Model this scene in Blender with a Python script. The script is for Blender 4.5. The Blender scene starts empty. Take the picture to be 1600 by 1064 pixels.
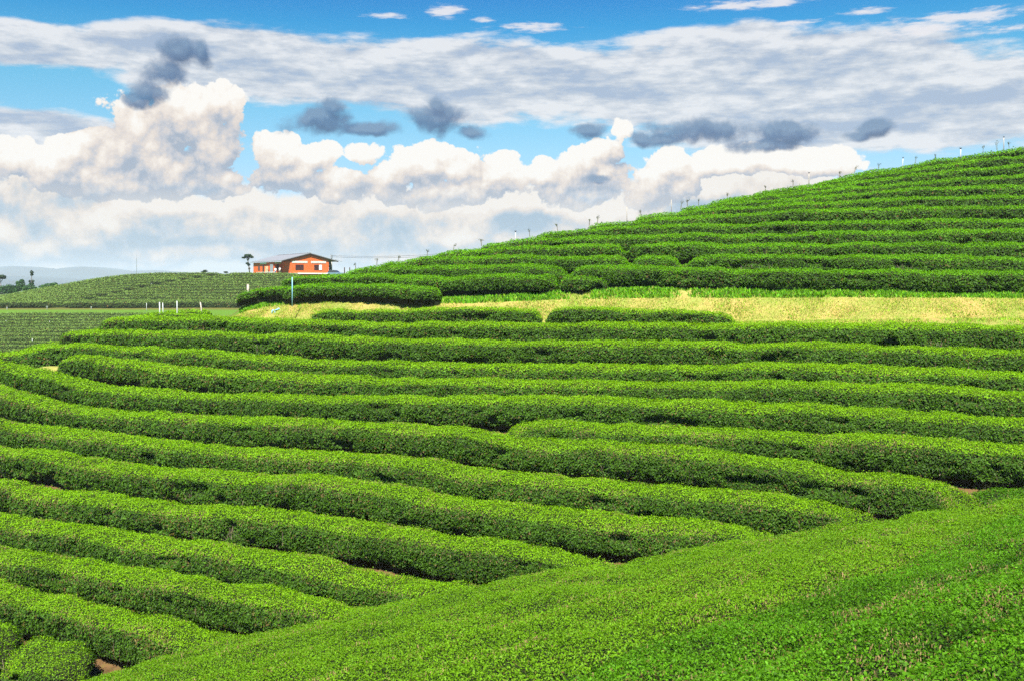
import bpy, bmesh, math, random
import numpy as np
from mathutils import Vector, Matrix

rng = np.random.default_rng(7)
random.seed(7)
C = bpy.context.scene.collection
F = 1556.0            # focal length of the photograph in its own pixels
HZ = 440.0            # eye level row of the photograph
HH = 0.96             # height of a tea hedge


# ------------------------------------------------------------------ helpers
def uu(x):
    return (np.asarray(x, float) - 800.0) / F


def link(o, parent=None):
    C.objects.link(o)
    if parent is not None:
        o.parent = parent
    return o


def tag(o, label=None, cat=None, group=None, kind=None):
    if label: o['label'] = label
    if cat: o['category'] = cat
    if group: o['group'] = group
    if kind: o['kind'] = kind
    return o


def empty(name, loc, rz=0.0):
    o = bpy.data.objects.new(name, None)
    o.empty_display_size = 0.3
    o.location = loc
    o.rotation_euler = (0, 0, rz)
    return link(o)


def quads_mesh(name, V, nq, mats, attrs=None, matidx=None, tri_extra=None):
    """V: (nq*4,3) -> mesh of separate quads"""
    me = bpy.data.meshes.new(name)
    n = nq * 4
    me.vertices.add(n)
    me.vertices.foreach_set('co', np.ascontiguousarray(V, dtype=np.float32).ravel())
    me.loops.add(n)
    me.loops.foreach_set('vertex_index', np.arange(n, dtype=np.int32))
    me.polygons.add(nq)
    me.polygons.foreach_set('loop_start', np.arange(0, n, 4, dtype=np.int32))
    for m in mats: me.materials.append(m)
    if matidx is not None:
        me.polygons.foreach_set('material_index', np.asarray(matidx, dtype=np.int32))
    for k, a in (attrs or {}).items():
        at = me.attributes.new(k, 'FLOAT', 'FACE')
        at.data.foreach_set('value', np.asarray(a, dtype=np.float32))
    me.update(calc_edges=True)
    return me


def grid_mesh(name, P, mats, attrs=None, smooth=True):
    """P: (n,m,3)"""
    n, m = P.shape[:2]
    me = bpy.data.meshes.new(name)
    me.vertices.add(n * m)
    me.vertices.foreach_set('co', np.ascontiguousarray(P, dtype=np.float32).ravel())
    idx = np.arange(n * m).reshape(n, m)
    q = np.stack([idx[:-1, :-1], idx[1:, :-1], idx[1:, 1:], idx[:-1, 1:]], -1).reshape(-1, 4)
    nq = len(q)
    me.loops.add(nq * 4)
    me.loops.foreach_set('vertex_index', q.astype(np.int32).ravel())
    me.polygons.add(nq)
    me.polygons.foreach_set('loop_start', np.arange(0, nq * 4, 4, dtype=np.int32))
    me.polygons.foreach_set('use_smooth', np.full(nq, smooth, dtype=bool))
    for mt in mats: me.materials.append(mt)
    for k, a in (attrs or {}).items():
        at = me.attributes.new(k, 'FLOAT', 'POINT')
        at.data.foreach_set('value', np.asarray(a, dtype=np.float32).ravel())
    me.update(calc_edges=True)
    return me


def bm_obj(name, bm, mat, parent=None, smooth=False):
    me = bpy.data.meshes.new(name)
    bmesh.ops.recalc_face_normals(bm, faces=bm.faces)
    bm.to_mesh(me)
    bm.free()
    if smooth:
        me.polygons.foreach_set('use_smooth', np.full(len(me.polygons), True))
    for m in (mat if isinstance(mat, (list, tuple)) else [mat]): me.materials.append(m)
    return link(bpy.data.objects.new(name, me), parent)


def add_box(bm, x0, x1, y0, y1, z0, z1):
    vs = [bm.verts.new(p) for p in ((x0, y0, z0), (x1, y0, z0), (x1, y1, z0), (x0, y1, z0),
                                    (x0, y0, z1), (x1, y0, z1), (x1, y1, z1), (x0, y1, z1))]
    for f in ((3, 2, 1, 0), (4, 5, 6, 7), (0, 1, 5, 4), (1, 2, 6, 5), (2, 3, 7, 6), (3, 0, 4, 7)):
        bm.faces.new([vs[i] for i in f])


def add_tube(bm, pts, radii, seg=8):
    pts = [Vector(p) for p in pts]
    rings = []
    for i, p in enumerate(pts):
        t = (pts[min(i + 1, len(pts) - 1)] - pts[max(i - 1, 0)]).normalized()
        a = t.orthogonal().normalized() if abs(t.z) < .9 else t.cross(Vector((0, 1, 0))).normalized()
        b = t.cross(a)
        r = radii[i] if isinstance(radii, (list, tuple)) else radii
        rings.append([bm.verts.new(p + (a * math.cos(k * 2 * math.pi / seg) + b * math.sin(k * 2 * math.pi / seg)) * r)
                      for k in range(seg)])
    for r0, r1 in zip(rings, rings[1:]):
        for k in range(seg):
            bm.faces.new((r0[k], r0[(k + 1) % seg], r1[(k + 1) % seg], r1[k]))
    bm.faces.new(rings[0][::-1])
    bm.faces.new(rings[-1])


def add_prism(bm, poly, y0, y1):
    """poly in (x,z), extruded along y"""
    a = [bm.verts.new((x, y0, z)) for x, z in poly]
    b = [bm.verts.new((x, y1, z)) for x, z in poly]
    bm.faces.new(a)
    bm.faces.new(b[::-1])
    for i in range(len(poly)):
        j = (i + 1) % len(poly)
        bm.faces.new((a[j], a[i], b[i], b[j]))


def hashf(ix, iy, iz, seed):
    h = (ix.astype(np.int64) * 73856093) ^ (iy.astype(np.int64) * 19349663) ^ (iz.astype(np.int64) * 83492791) ^ (seed * 2654435761)
    h = (h ^ (h >> 13)) * 1274126177
    h = (h ^ (h >> 16)) & 0xFFFFFF
    return h.astype(np.float32) / float(0xFFFFFF)


def vnoise(P, seed=1):
    i = np.floor(P)
    f = (P - i).astype(np.float32)
    f = f * f * (3 - 2 * f)
    i = i.astype(np.int64)
    x, y, z = i[..., 0], i[..., 1], i[..., 2]
    fx, fy, fz = f[..., 0], f[..., 1], f[..., 2]
    r = 0
    for dx in (0, 1):
        wx = fx if dx else 1 - fx
        for dy in (0, 1):
            wy = fy if dy else 1 - fy
            for dz in (0, 1):
                wz = fz if dz else 1 - fz
                r = r + wx * wy * wz * hashf(x + dx, y + dy, z + dz, seed)
    return r - 0.5


def fbm(P, seed=1, octv=3):
    r, a, t = 0, 1.0, 0
    for k in range(octv):
        r = r + a * vnoise(P * (2.03 ** k), seed + k)
        t += a
        a *= .5
    return r / t


def sstep(a, b, x):
    t = np.clip((x - a) / (b - a), 0, 1)
    return t * t * (3 - 2 * t)


def smin(a, b, k):
    h = np.clip(.5 + .5 * (b - a) / k, 0, 1)
    return b + (a - b) * h - k * h * (1 - h)


def smax(a, b, k):
    return -smin(-a, -b, k)


# ------------------------------------------------------------------ the land
def table(xs, vs, width=35.0):
    g = np.arange(-1200, 2900, 5.0)
    v = np.interp(g, xs, vs)
    k = np.exp(-.5 * (np.arange(-30, 31) * 5.0 / width) ** 2)
    k /= k.sum()
    v = np.convolve(np.pad(v, 30, mode='edge'), k, mode='valid')
    gu = uu(g)
    return lambda u: np.interp(u, gu, v)


def T_far(X, Y):
    return -18.8 + .35 * Y + .16 * X


def T_near(X, Y):
    return -1.82 + .165 * X - .2356 * Y - .004 * np.minimum(X - 2, 0) ** 2


yF = table([100, 190, 350, 500, 800, 1000, 1200, 1400, 1600], [-2.8, -2.75, -2.35, -2.35, -2.12, -2.08, -1.9, -1.72, -1.65])
Yt = table([300, 355, 400, 500, 690, 800, 1000, 1200, 1400, 1600], [61, 60.5, 59.3, 56.8, 53.3, 51.3, 49.3, 47, 45.2, 43.8])
Yb = table([300, 360, 400, 500, 690, 800, 1000, 1200, 1400, 1600], [63.6, 63.2, 62.0, 59.6, 56.2, 54.5, 52, 50, 48.3, 47.2])
_zx = np.array([330, 372, 440, 500, 600, 690, 800, 1000, 1200, 1400, 1600])
_zy = np.array([474, 458, 446, 442, 442, 440, 430, 419, 420, 421, 422])
zb = table(_zx, (HZ - _zy) / F * Yb(uu(_zx)))
_cx = np.array([330, 380, 420, 470, 520, 560, 600, 700, 800, 1000, 1200, 1400, 1600, 1900])
_cy = np.array([472, 453, 440, 429, 420, 413, 406, 387, 367, 332, 294, 254, 221, 180])
_cY = np.array([65, 65, 64.5, 64, 63.5, 63, 62.5, 62, 62.5, 66, 70, 73, 75, 78])
Yc = table(_cx, _cY)
zc = table(_cx, (HZ - _cy) / F * _cY, 20)
Ye = table([-600, -200, 0, 20, 120, 190, 250, 345, 500], [49.5, 54, 57.3, 58, 60.3, 61.5, 63.5, 66, 66])
_bx = np.array([-300, -150, 0, 50, 95, 130, 190, 250, 380, 560, 700, 900])
_by = np.array([497, 483, 465, 455, 447, 440, 431, 428.5, 428.5, 430, 436, 445])
zB = table(_bx, (HZ - _by) / F * 196.0, 25)


def hill(u, Y):
    t = (Y - Yb(u)) / (Yc(u) - Yb(u))
    z = zb(u) + (zc(u) - zb(u)) * t * (1.15 - .15 * t)
    z = np.where(t < 0, zb(u) + .3 * (Y - Yb(u)), z)
    return np.where(t > 1, zc(u) - .3 * (Y - Yc(u)), z)


def back(u, Y):
    top = zB(u)
    z = np.interp(Y, [70, 100, 120, 156, 165], [-15, -11.4, -9.4, -5.35, -4.55])
    t = np.clip((Y - 165) / (196 - 165), 0, 1)
    up = -4.55 + (top + 4.55 - .45) * (t * (1.12 - .12 * t))
    z = np.where(Y > 165, up, z)
    return np.where(Y > 226, np.maximum(z - .12 * (Y - 226), -15.2), z)


def ground(X, Y):
    u = X / Y
    low = smax(T_far(X, Y), T_near(X, Y), .7) - HH
    low = low + .8 * np.exp(-(((X + 24.9) / 2.2) ** 2 + ((Y - 52.6) / .9) ** 2))
    f = yF(u)
    low = smin(low, f, .5)
    hb, ht = f, zb(u) - HH - .15
    yt, yb = Yt(u), Yb(u) - .9
    t = np.clip((Y - yt) / (yb - yt), -.2, 1)
    ramp = np.where(t < 0, f, f + (ht - f) * t)
    h = np.where(Y > yb, hill(u, Y) - HH, ramp)
    mask = sstep(uu(338), uu(395), u)
    up = np.where(Y > yt, h, low)
    z = low + (up - low) * mask
    d = Y - Ye(u)
    drop = .85 * np.logaddexp(0, d * 1.5) / 1.5
    z = z - drop * (1 - mask)
    return smax(z, back(u, Y), 1.0)


def ray(x, y, surf, a, b):
    """march a viewing ray to a surface, returns X,Y,Z"""
    u, p = uu(x), (y - HZ) / F
    lo, hi = np.full(np.shape(u), a, float), np.full(np.shape(u), b, float)
    for _ in range(50):
        m = (lo + hi) / 2
        below = surf(u * m, m) > -p * m
        hi = np.where(below, m, hi)
        lo = np.where(below, lo, m)
    m = (lo + hi) / 2
    return np.stack([u * m, m, -p * m], -1)


# ------------------------------------------------------------------ materials
def new_mat(name):
    m = bpy.data.materials.new(name)
    m.use_nodes = True
    nt = m.node_tree
    nt.nodes.clear()
    return m, nt, nt.nodes, nt.links


def simple(name, col, rough=.6, noise=.0, scale=6.0, spec=.4, metal=0.0, bump=0.0):
    m, nt, N, L = new_mat(name)
    out = N.new('ShaderNodeOutputMaterial')
    b = N.new('ShaderNodeBsdfPrincipled')
    b.inputs['Roughness'].default_value = rough
    b.inputs['Specular IOR Level'].default_value = spec
    b.inputs['Metallic'].default_value = metal
    L.new(b.outputs[0], out.inputs[0])
    tc = N.new('ShaderNodeTexCoord')
    n = N.new('ShaderNodeTexNoise')
    n.inputs['Scale'].default_value = scale
    n.inputs['Detail'].default_value = 5
    L.new(tc.outputs['Object'], n.inputs['Vector'])
    r = N.new('ShaderNodeValToRGB')
    c = np.array(col)
    r.color_ramp.elements[0].position = .3
    r.color_ramp.elements[1].position = .7
    r.color_ramp.elements[0].color = (*(c * (1 - noise)), 1)
    r.color_ramp.elements[1].color = (*np.clip(c * (1 + noise), 0, 1), 1)
    L.new(n.outputs['Fac'], r.inputs[0])
    L.new(r.outputs[0], b.inputs['Base Color'])
    if bump:
        bp = N.new('ShaderNodeBump')
        bp.inputs['Strength'].default_value = bump
        L.new(n.outputs['Fac'], bp.inputs['Height'])
        L.new(bp.outputs[0], b.inputs['Normal'])
    return m


def leaf_mat(name, old, mid, young, tan=(.16, .10, .035), trans=.42, rough=.55, spec=.14):
    """face attribute age: 0 mature leaf .. 1 fresh shoot, rnd: variation, dry: withered"""
    m, nt, N, L = new_mat(name)
    out = N.new('ShaderNodeOutputMaterial')
    age = N.new('ShaderNodeAttribute'); age.attribute_name = 'age'
    rnd = N.new('ShaderNodeAttribute'); rnd.attribute_name = 'rnd'
    dry = N.new('ShaderNodeAttribute'); dry.attribute_name = 'dry'
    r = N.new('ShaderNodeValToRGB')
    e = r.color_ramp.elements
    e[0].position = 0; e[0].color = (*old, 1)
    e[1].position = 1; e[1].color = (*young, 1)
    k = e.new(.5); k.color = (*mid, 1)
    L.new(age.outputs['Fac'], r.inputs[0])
    hs = N.new('ShaderNodeHueSaturation')
    mr = N.new('ShaderNodeMapRange')
    mr.inputs[3].default_value = .40; mr.inputs[4].default_value = 1.7
    L.new(rnd.outputs['Fac'], mr.inputs[0])
    L.new(mr.outputs[0], hs.inputs['Value'])
    L.new(r.outputs[0], hs.inputs['Color'])
    mx = N.new('ShaderNodeMix'); mx.data_type = 'RGBA'
    L.new(dry.outputs['Fac'], mx.inputs[0])
    L.new(hs.outputs[0], mx.inputs[6])
    mx.inputs[7].default_value = (*tan, 1)
    b = N.new('ShaderNodeBsdfPrincipled')
    b.inputs['Roughness'].default_value = rough
    b.inputs['Specular IOR Level'].default_value = spec
    L.new(mx.outputs[2], b.inputs['Base Color'])
    t = N.new('ShaderNodeBsdfTranslucent')
    g = N.new('ShaderNodeMix'); g.data_type = 'RGBA'; g.blend_type = 'MULTIPLY'
    g.inputs[0].default_value = 1
    g.inputs[7].default_value = (1.35, 1.25, .6, 1)
    L.new(mx.outputs[2], g.inputs[6])
    L.new(g.outputs[2], t.inputs[0])
    s = N.new('ShaderNodeMixShader')
    s.inputs[0].default_value = trans
    L.new(b.outputs[0], s.inputs[1]); L.new(t.outputs[0], s.inputs[2])
    L.new(s.outputs[0], out.inputs[0])
    return m


M = {}
M['tea'] = leaf_mat('tea_leaf', (.048, .112, .010), (.095, .225, .008), (.215, .435, .006))
M['tea_near'] = leaf_mat('tea_leaf_near_shade', (.026, .080, .008), (.052, .150, .006), (.088, .240, .006))  # darker greens: the near slope's weaker sunlight is put into the leaf colour
M['tea_hill'] = leaf_mat('tea_leaf_hill', (.044, .105, .008), (.075, .190, .006), (.130, .345, .006))
M['tea_far'] = leaf_mat('tea_leaf_olive', (.024, .042, .010), (.085, .145, .024), (.165, .270, .052), trans=.2, spec=.08)
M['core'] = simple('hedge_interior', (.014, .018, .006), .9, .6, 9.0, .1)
M['twig'] = simple('cut_twig', (.25, .18, .075), .8, .4, 14.0, .2)
M['bark'] = simple('tea_bark', (.17, .13, .09), .85, .4, 14.0, .2)
M['grass'] = leaf_mat('grass_blade', (.06, .20, .008), (.12, .33, .01), (.24, .40, .02), (.44, .36, .11))


def ground_mat():
    m, nt, N, L = new_mat('hillside_soil')
    out = N.new('ShaderNodeOutputMaterial')
    b = N.new('ShaderNodeBsdfPrincipled')
    b.inputs['Roughness'].default_value = .9
    b.inputs['Specular IOR Level'].default_value = .1
    tc = N.new('ShaderNodeTexCoord')

    def noise(scale, det=6, rough=.6):
        n = N.new('ShaderNodeTexNoise')
        n.inputs['Scale'].default_value = scale
        n.inputs['Detail'].default_value = det
        n.inputs['Roughness'].default_value = rough
        L.new(tc.outputs['Object'], n.inputs['Vector'])
        return n

    def ramp(src, stops):
        r = N.new('ShaderNodeValToRGB')
        e = r.color_ramp.elements
        e[0].position, e[0].color = stops[0][0], (*stops[0][1], 1)
        e[1].position, e[1].color = stops[-1][0], (*stops[-1][1], 1)
        for p, c in stops[1:-1]:
            k = e.new(p); k.color = (*c, 1)
        L.new(src, r.inputs[0])
        return r

    def mix(f, a, bb):
        x = N.new('ShaderNodeMix'); x.data_type = 'RGBA'
        L.new(f, x.inputs[0]); L.new(a, x.inputs[6]); L.new(bb, x.inputs[7])
        return x.outputs[2]

    n1, n2, n3 = noise(3.0, 8, .7), noise(.55, 5), noise(14.0, 4, .7)
    soil = ramp(n1.outputs['Fac'], [(.3, (.045, .028, .012)), (.55, (.13, .075, .030)), (.75, (.08, .10, .02))])
    tan = ramp(n3.outputs['Fac'], [(.3, (.20, .14, .035)), (.5, (.34, .245, .075)), (.7, (.42, .32, .13))])
    grn = ramp(n3.outputs['Fac'], [(.3, (.04, .13, .008)), (.7, (.11, .28, .015))])
    patch = ramp(n2.outputs['Fac'], [(.34, (0, 0, 0)), (.62, (1, 1, 1))])
    pm = N.new('ShaderNodeMath'); pm.operation = 'MULTIPLY'; pm.inputs[1].default_value = .55
    L.new(patch.outputs[0], pm.inputs[0])
    tan2 = mix(pm.outputs[0], tan.outputs[0], grn.outputs[0])
    ad = N.new('ShaderNodeAttribute'); ad.attribute_name = 'dry'
    ag = N.new('ShaderNodeAttribute'); ag.attribute_name = 'turf'
    c = mix(ad.outputs['Fac'], soil.outputs[0], tan2)
    c = mix(ag.outputs['Fac'], c, grn.outputs[0])
    L.new(c, b.inputs['Base Color'])
    bp = N.new('ShaderNodeBump'); bp.inputs['Strength'].default_value = .6; bp.inputs['Distance'].default_value = .08
    L.new(n1.outputs['Fac'], bp.inputs['Height'])
    L.new(bp.outputs[0], b.inputs['Normal'])
    L.new(b.outputs[0], out.inputs[0])
    return m


M['ground'] = ground_mat()


# ------------------------------------------------------------------ ground sheet
def build_ground():
    us = np.concatenate([np.linspace(-2.6, -.75, 40, endpoint=False), np.linspace(-.75, .75, 420), np.linspace(.755, 2.6, 40)])
    ys = np.concatenate([np.linspace(2.0, 26, 60, endpoint=False), np.linspace(26, 82, 330, endpoint=False),
                         np.linspace(82, 240, 130, endpoint=False), np.linspace(240, 420, 20)])
    U, Y = np.meshgrid(us, ys, indexing='ij')
    X = U * Y
    Z = ground(X, Y)
    fl = fbm(np.stack([X * .9, Y * .9, X * 0], -1), 5, 3)
    Z = Z + fl * .10 * (Y < 110)
    mask = sstep(uu(335), uu(390), U)
    yt, yb = Yt(U), Yb(U)
    n = fbm(np.stack([X * .5, Y * .5, X * 0 + 3], -1), 9, 3)
    flat = (Y > yt - 5.0 + n) * (Y < yt + 1) * (np.abs(T_far(X, Y) - HH - yF(U)) < 9) * (T_far(X, Y) - HH > yF(U) - .25)
    bank = sstep(-.3, .2, Y - yt) * (1 - sstep(-1.15, -.55, Y - yb + n * 1.2))
    dry = np.maximum(bank, flat * 1.0) * sstep(uu(225), uu(260), U)
    dry = np.maximum(dry, 1.3 * np.exp(-(((X + 25.0) / 3.2) ** 2 + ((Y - 52.3) / 2.4) ** 2)))
    dry = np.clip(dry, 0, 1) * (Y < 75)
    turf = sstep(-1.0, -.6, Y - yb + n * 1.0) * (1 - sstep(.6, 1.5, Y - yb)) * mask
    strip = .5 * sstep(155.5, 156.5, Y) * (1 - sstep(163, 164, Y)) + (Y > 198)
    strip = strip + .25 * (Y > 100) + (Y > 210) * 1.0
    turf = np.clip(turf + strip, 0, 1)
    o = link(bpy.data.objects.new('ground', grid_mesh('ground', np.stack([X, Y, Z], -1)[::-1], [M['ground']],
             {'dry': dry[::-1], 'turf': turf[::-1]})))
    tag(o, kind='structure')
    bm = bmesh.new()
    s = 12000
    bm.faces.new([bm.verts.new(p) for p in ((-s, -s, -15.6), (s, -s, -15.6), (s, s, -15.6), (-s, s, -15.6))])
    p = bm_obj('plain', bm, simple('plain_fields', (.06, .11, .03), .9, .5, .01, .1))
    tag(p, kind='structure')


build_ground()


# ------------------------------------------------------------------ tea hedges
def resample(P, ds):
    d = np.concatenate([[0], np.cumsum(np.linalg.norm(np.diff(P, axis=0), axis=1))])
    n = max(4, int(d[-1] / ds) + 1)
    s = np.linspace(0, d[-1], n)
    Q = np.stack([np.interp(s, d, P[:, k]) for k in range(3)], -1)
    return Q, s


def smooth_path(P, it):
    P = P.copy()
    for _ in range(it):
        P[1:-1] = .25 * P[:-2] + .5 * P[1:-1] + .25 * P[2:]
    return P


def leaf_quads(c, nrm, L, up, r, fold=.16):
    """centres, blade normals, lengths; returns (n*4,3)"""
    n = len(c)
    d = r.normal(size=(n, 3)).astype(np.float32)
    d[:, 2] += up
    d -= nrm * (d * nrm).sum(1, keepdims=True)
    d /= np.linalg.norm(d, axis=1, keepdims=True) + 1e-6
    e = np.cross(nrm, d)
    L = L[:, None]
    W = L * r.uniform(.42, .62, (n, 1))
    V = np.empty((n, 4, 3), np.float32)
    V[:, 0] = c - d * L * .5
    V[:, 1] = c + e * W * .5 + nrm * W * fold
    V[:, 2] = c + d * L * .5 - nrm * L * .06
    V[:, 3] = c - e * W * .5 + nrm * W * fold
    return V.reshape(-1, 3)


def hedge(P, label, group, width=1.5, height=HH, mat='tea', cross=.10, cover=1.7, seed=1, lump=1.0, young=1.0,
          kL=.0019, Lmin=.046, ends=(1, 1), twigs=0.0, dryness=.03, pinch=None, wfun=None, sub=8, cat='tea row', name='tea_hedge', age_gain=1.0, afun=None):
    """P: top centre line of the hedge, running so that the slope falls to its right-hand side or as given by the land"""
    r = np.random.default_rng(seed * 13 + 5)
    D0 = np.median(np.linalg.norm(P, axis=1))
    ds = np.clip(.006 * D0, .12, .8) if np.linalg.norm(P[-1] - P[0]) > 6 else .12
    Q, s = resample(P, ds)
    Q = smooth_path(Q, sub)
    n = len(Q)
    T = np.gradient(Q, axis=0)
    T[:, 2] = 0
    T /= np.linalg.norm(T, axis=1, keepdims=True)
    Nn = np.stack([-T[:, 1], T[:, 0], T[:, 0] * 0], -1)
    # slope of the land across the row
    eps = .8
    ga = ground(Q[:, 0] + Nn[:, 0] * eps, Q[:, 1] + Nn[:, 1] * eps)
    gb = ground(Q[:, 0] - Nn[:, 0] * eps, Q[:, 1] - Nn[:, 1] * eps)
    tn = .15 if mat == 'tea_far' else 1.0
    cs = np.clip((ga - gb) / (2 * eps), -.45, .45) * (cross / .35)
    cs = np.convolve(np.pad(cs, 6, mode='edge'), np.ones(13) / 13, mode='valid')
    total = s[-1]
    e = np.ones(n)
    rl = width * .55
    if ends[0]: e = np.minimum(e, np.sqrt(np.clip(1 - (1 - np.clip(s / rl, 0, 1)) ** 2, .02, 1)))
    if ends[1]: e = np.minimum(e, np.sqrt(np.clip(1 - (1 - np.clip((total - s) / rl, 0, 1)) ** 2, .02, 1)))
    wv = width * (1 + .10 * vnoise(np.stack([s * .45, s * 0 + seed, s * 0], -1), 3) * 2 * lump)
    if wfun is not None: wv = wv * wfun(Q, s)
    hv = height * (1 + .075 * vnoise(np.stack([s * .6, s * 0 + seed * 3, s * 0], -1), 4) * 2 * lump)
    if pinch is not None:
        for (xp, wd) in pinch:
            up_ = uu(xp)
            k = np.exp(-((Q[:, 0] / Q[:, 1] - up_) * Q[:, 1] / wd) ** 2)
            e = e * (1 - .75 * k)
    wv = wv * e
    hv = hv * (.22 + .78 * e)

    def point(i, fr, th):
        """i: segment index array, fr: fraction, th: angle 0..pi (0 = right-hand foot)"""
        a = 1 - fr
        def lp(A):
            return A[i] * (a[:, None] if A.ndim > 1 else a) + A[i + 1] * (fr[:, None] if A.ndim > 1 else fr)
        q, nn, w, h, c = lp(Q), lp(Nn), lp(wv), lp(hv), lp(cs)
        ct, st = np.cos(th), np.sin(th)
        x = -np.sign(ct) * np.abs(ct) ** .5
        z = np.abs(st) ** .42
        # undercut foot
        foot = 1 - .22 * np.clip(1 - z / .45, 0, 1) ** 1.3
        off = x * w * .5 * foot
        p = q + nn * off[:, None]
        base = q[:, 2] - height
        p[:, 2] = base + h * z + c * off - .02
        # surface normal of the section
        nx = -np.sign(ct) * np.abs(ct) ** (2 - .5) / (w * .5 + .05)
        nz = np.abs(st) ** (2 - .42) / (h + .05)
        nl = np.sqrt(nx * nx + nz * nz) + 1e-6
        nx, nz = nx / nl, nz / nl
        nv = nn * nx[:, None]
        nv[:, 2] = nz - c * nx * .0
        b = fbm(p * np.array([1.35, 1.35, 1.1]), 21, 2) * .30 + vnoise(p * 4.2, 33) * .11
        hole = sstep(.10, .34, fbm(p * np.array([1.0, 1.0, 1.5]) + 7.7, 61, 2))
        b = b * (.55 + .75 * (1 - nz)) - .30 * hole * sstep(.75, .35, nz)
        p = p + nv * (b * lump * np.minimum(1, w / 1.0))[:, None]
        return p, nv, b, x, z

    # --- woody core
    m = 17
    th = np.concatenate([[.0006, .012, .06, .16], np.linspace(.32, math.pi - .32, m - 8), [math.pi - .16, math.pi - .06, math.pi - .012, math.pi - .0006]])
    I = np.repeat(np.minimum(np.arange(n), n - 2), m)
    FR = np.repeat(np.where(np.arange(n) == n - 1, 1.0, 0.0), m)
    p, nv, b, x, z = point(I, FR, np.tile(th, n))
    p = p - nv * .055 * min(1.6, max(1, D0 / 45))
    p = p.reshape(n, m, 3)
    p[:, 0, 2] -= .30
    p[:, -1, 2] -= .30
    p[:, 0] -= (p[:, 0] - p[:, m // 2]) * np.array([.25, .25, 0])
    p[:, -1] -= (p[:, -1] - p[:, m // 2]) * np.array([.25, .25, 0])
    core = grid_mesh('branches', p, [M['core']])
    # --- leaves
    Dm = np.linalg.norm((Q[1:] + Q[:-1]) / 2, axis=1)
    segl = np.linalg.norm(np.diff(Q, axis=0), axis=1)
    Ls = np.clip(kL * Dm, Lmin, .6)
    arc = (wv[:-1] * .95 + 2 * hv[:-1] * .95)
    cnt = cover / (.27 * Ls * Ls) * segl * arc
    tot = int(cnt.sum())
    seg = r.choice(n - 1, size=tot, p=cnt / cnt.sum())
    fr = r.random(tot)
    # arc-length table in th for a mean section
    tt = np.concatenate([np.geomspace(.0004, .05, 40), np.linspace(.055, math.pi - .055, 200), math.pi - np.geomspace(.05, .0004, 40)])
    ct, st = np.cos(tt), np.sin(tt)
    xx = -np.sign(ct) * np.abs(ct) ** .5 * width * .5
    zz = np.abs(st) ** .42 * height
    dl = np.concatenate([[0], np.cumsum(np.hypot(np.diff(xx), np.diff(zz)))])
    th = np.interp(r.random(tot) * dl[-1], dl, tt)
    p, nv, b, x, z = point(seg, fr, th)
    nf = fbm(p * .7, 51, 2)
    Lq = Ls[seg] * r.uniform(.7, 1.35, tot) * (1.28 - .52 * np.clip(nv[:, 2], 0, 1))
    depth = r.uniform(-.12, .06, tot) * np.clip(Ls[seg] / .08, 1, 2.0)
    shoot = (r.random(tot) < .05) * (nv[:, 2] > .7) * (mat != 'tea_far')
    depth = depth + shoot * r.uniform(.03, .11, tot)
    p = p + nv * depth[:, None]
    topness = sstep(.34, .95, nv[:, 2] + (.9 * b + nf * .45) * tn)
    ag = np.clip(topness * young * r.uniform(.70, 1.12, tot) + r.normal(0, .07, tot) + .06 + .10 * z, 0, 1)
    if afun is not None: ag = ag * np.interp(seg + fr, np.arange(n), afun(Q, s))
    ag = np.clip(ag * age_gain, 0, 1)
    dr = (r.random(tot) < (dryness * (1 + 5 * np.clip(nf * 3, 0, 1)))) * r.uniform(.4, 1, tot)
    # blade normals: laid outwards on the sides, ruffled shoots on top
    nl = nv * 1.0 + r.normal(size=(tot, 3)) * (.50 + .35 * topness)[:, None]
    nl[:, 2] += .25
    nl /= np.linalg.norm(nl, axis=1, keepdims=True)
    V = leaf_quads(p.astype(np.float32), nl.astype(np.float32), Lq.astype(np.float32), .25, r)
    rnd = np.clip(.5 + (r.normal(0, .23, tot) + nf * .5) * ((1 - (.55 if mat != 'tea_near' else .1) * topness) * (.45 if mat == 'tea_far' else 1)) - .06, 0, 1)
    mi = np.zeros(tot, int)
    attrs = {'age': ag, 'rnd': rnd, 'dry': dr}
    nq = tot
    if twigs > 0:
        k = int(twigs * total * width * 130)
        seg2 = r.choice(n - 1, size=k * 3)
        fr2 = r.random(k * 3)
        th2 = r.uniform(.35, math.pi - .35, k * 3)
        p2, nv2, b2, x2, z2 = point(seg2, fr2, th2)
        pn = fbm(p2 * 1.1, 71, 3) + .30 * np.abs(x2) ** 2
        keep = np.argsort(-(pn + r.uniform(0, .30, len(pn))))[:k]
        p2, nv2 = p2[keep], nv2[keep]
        dv = r.normal(0, .28, (k, 3)); dv[:, 2] += 1
        dv /= np.linalg.norm(dv, axis=1, keepdims=True)
        Lt = r.uniform(.03, .085, k)[:, None]
        sd = np.cross(dv, r.normal(size=(k, 3)))
        sd /= np.linalg.norm(sd, axis=1, keepdims=True)
        wt = r.uniform(.004, .008, k)[:, None]
        p2 = p2 + nv2 * .01
        V2 = np.empty((k, 4, 3), np.float32)
        V2[:, 0] = p2 - sd * wt - dv * Lt * .4
        V2[:, 1] = p2 + sd * wt - dv * Lt * .4
        V2[:, 2] = p2 + sd * wt * .8 + dv * Lt * .6
        V2[:, 3] = p2 - sd * wt * .8 + dv * Lt * .6
        V = np.concatenate([V, V2.reshape(-1, 3)])
        nq += k
        mi = np.concatenate([mi, np.ones(k, int)])
        attrs = {a: np.concatenate([v, np.zeros(k)]) for a, v in attrs.items()}
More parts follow.
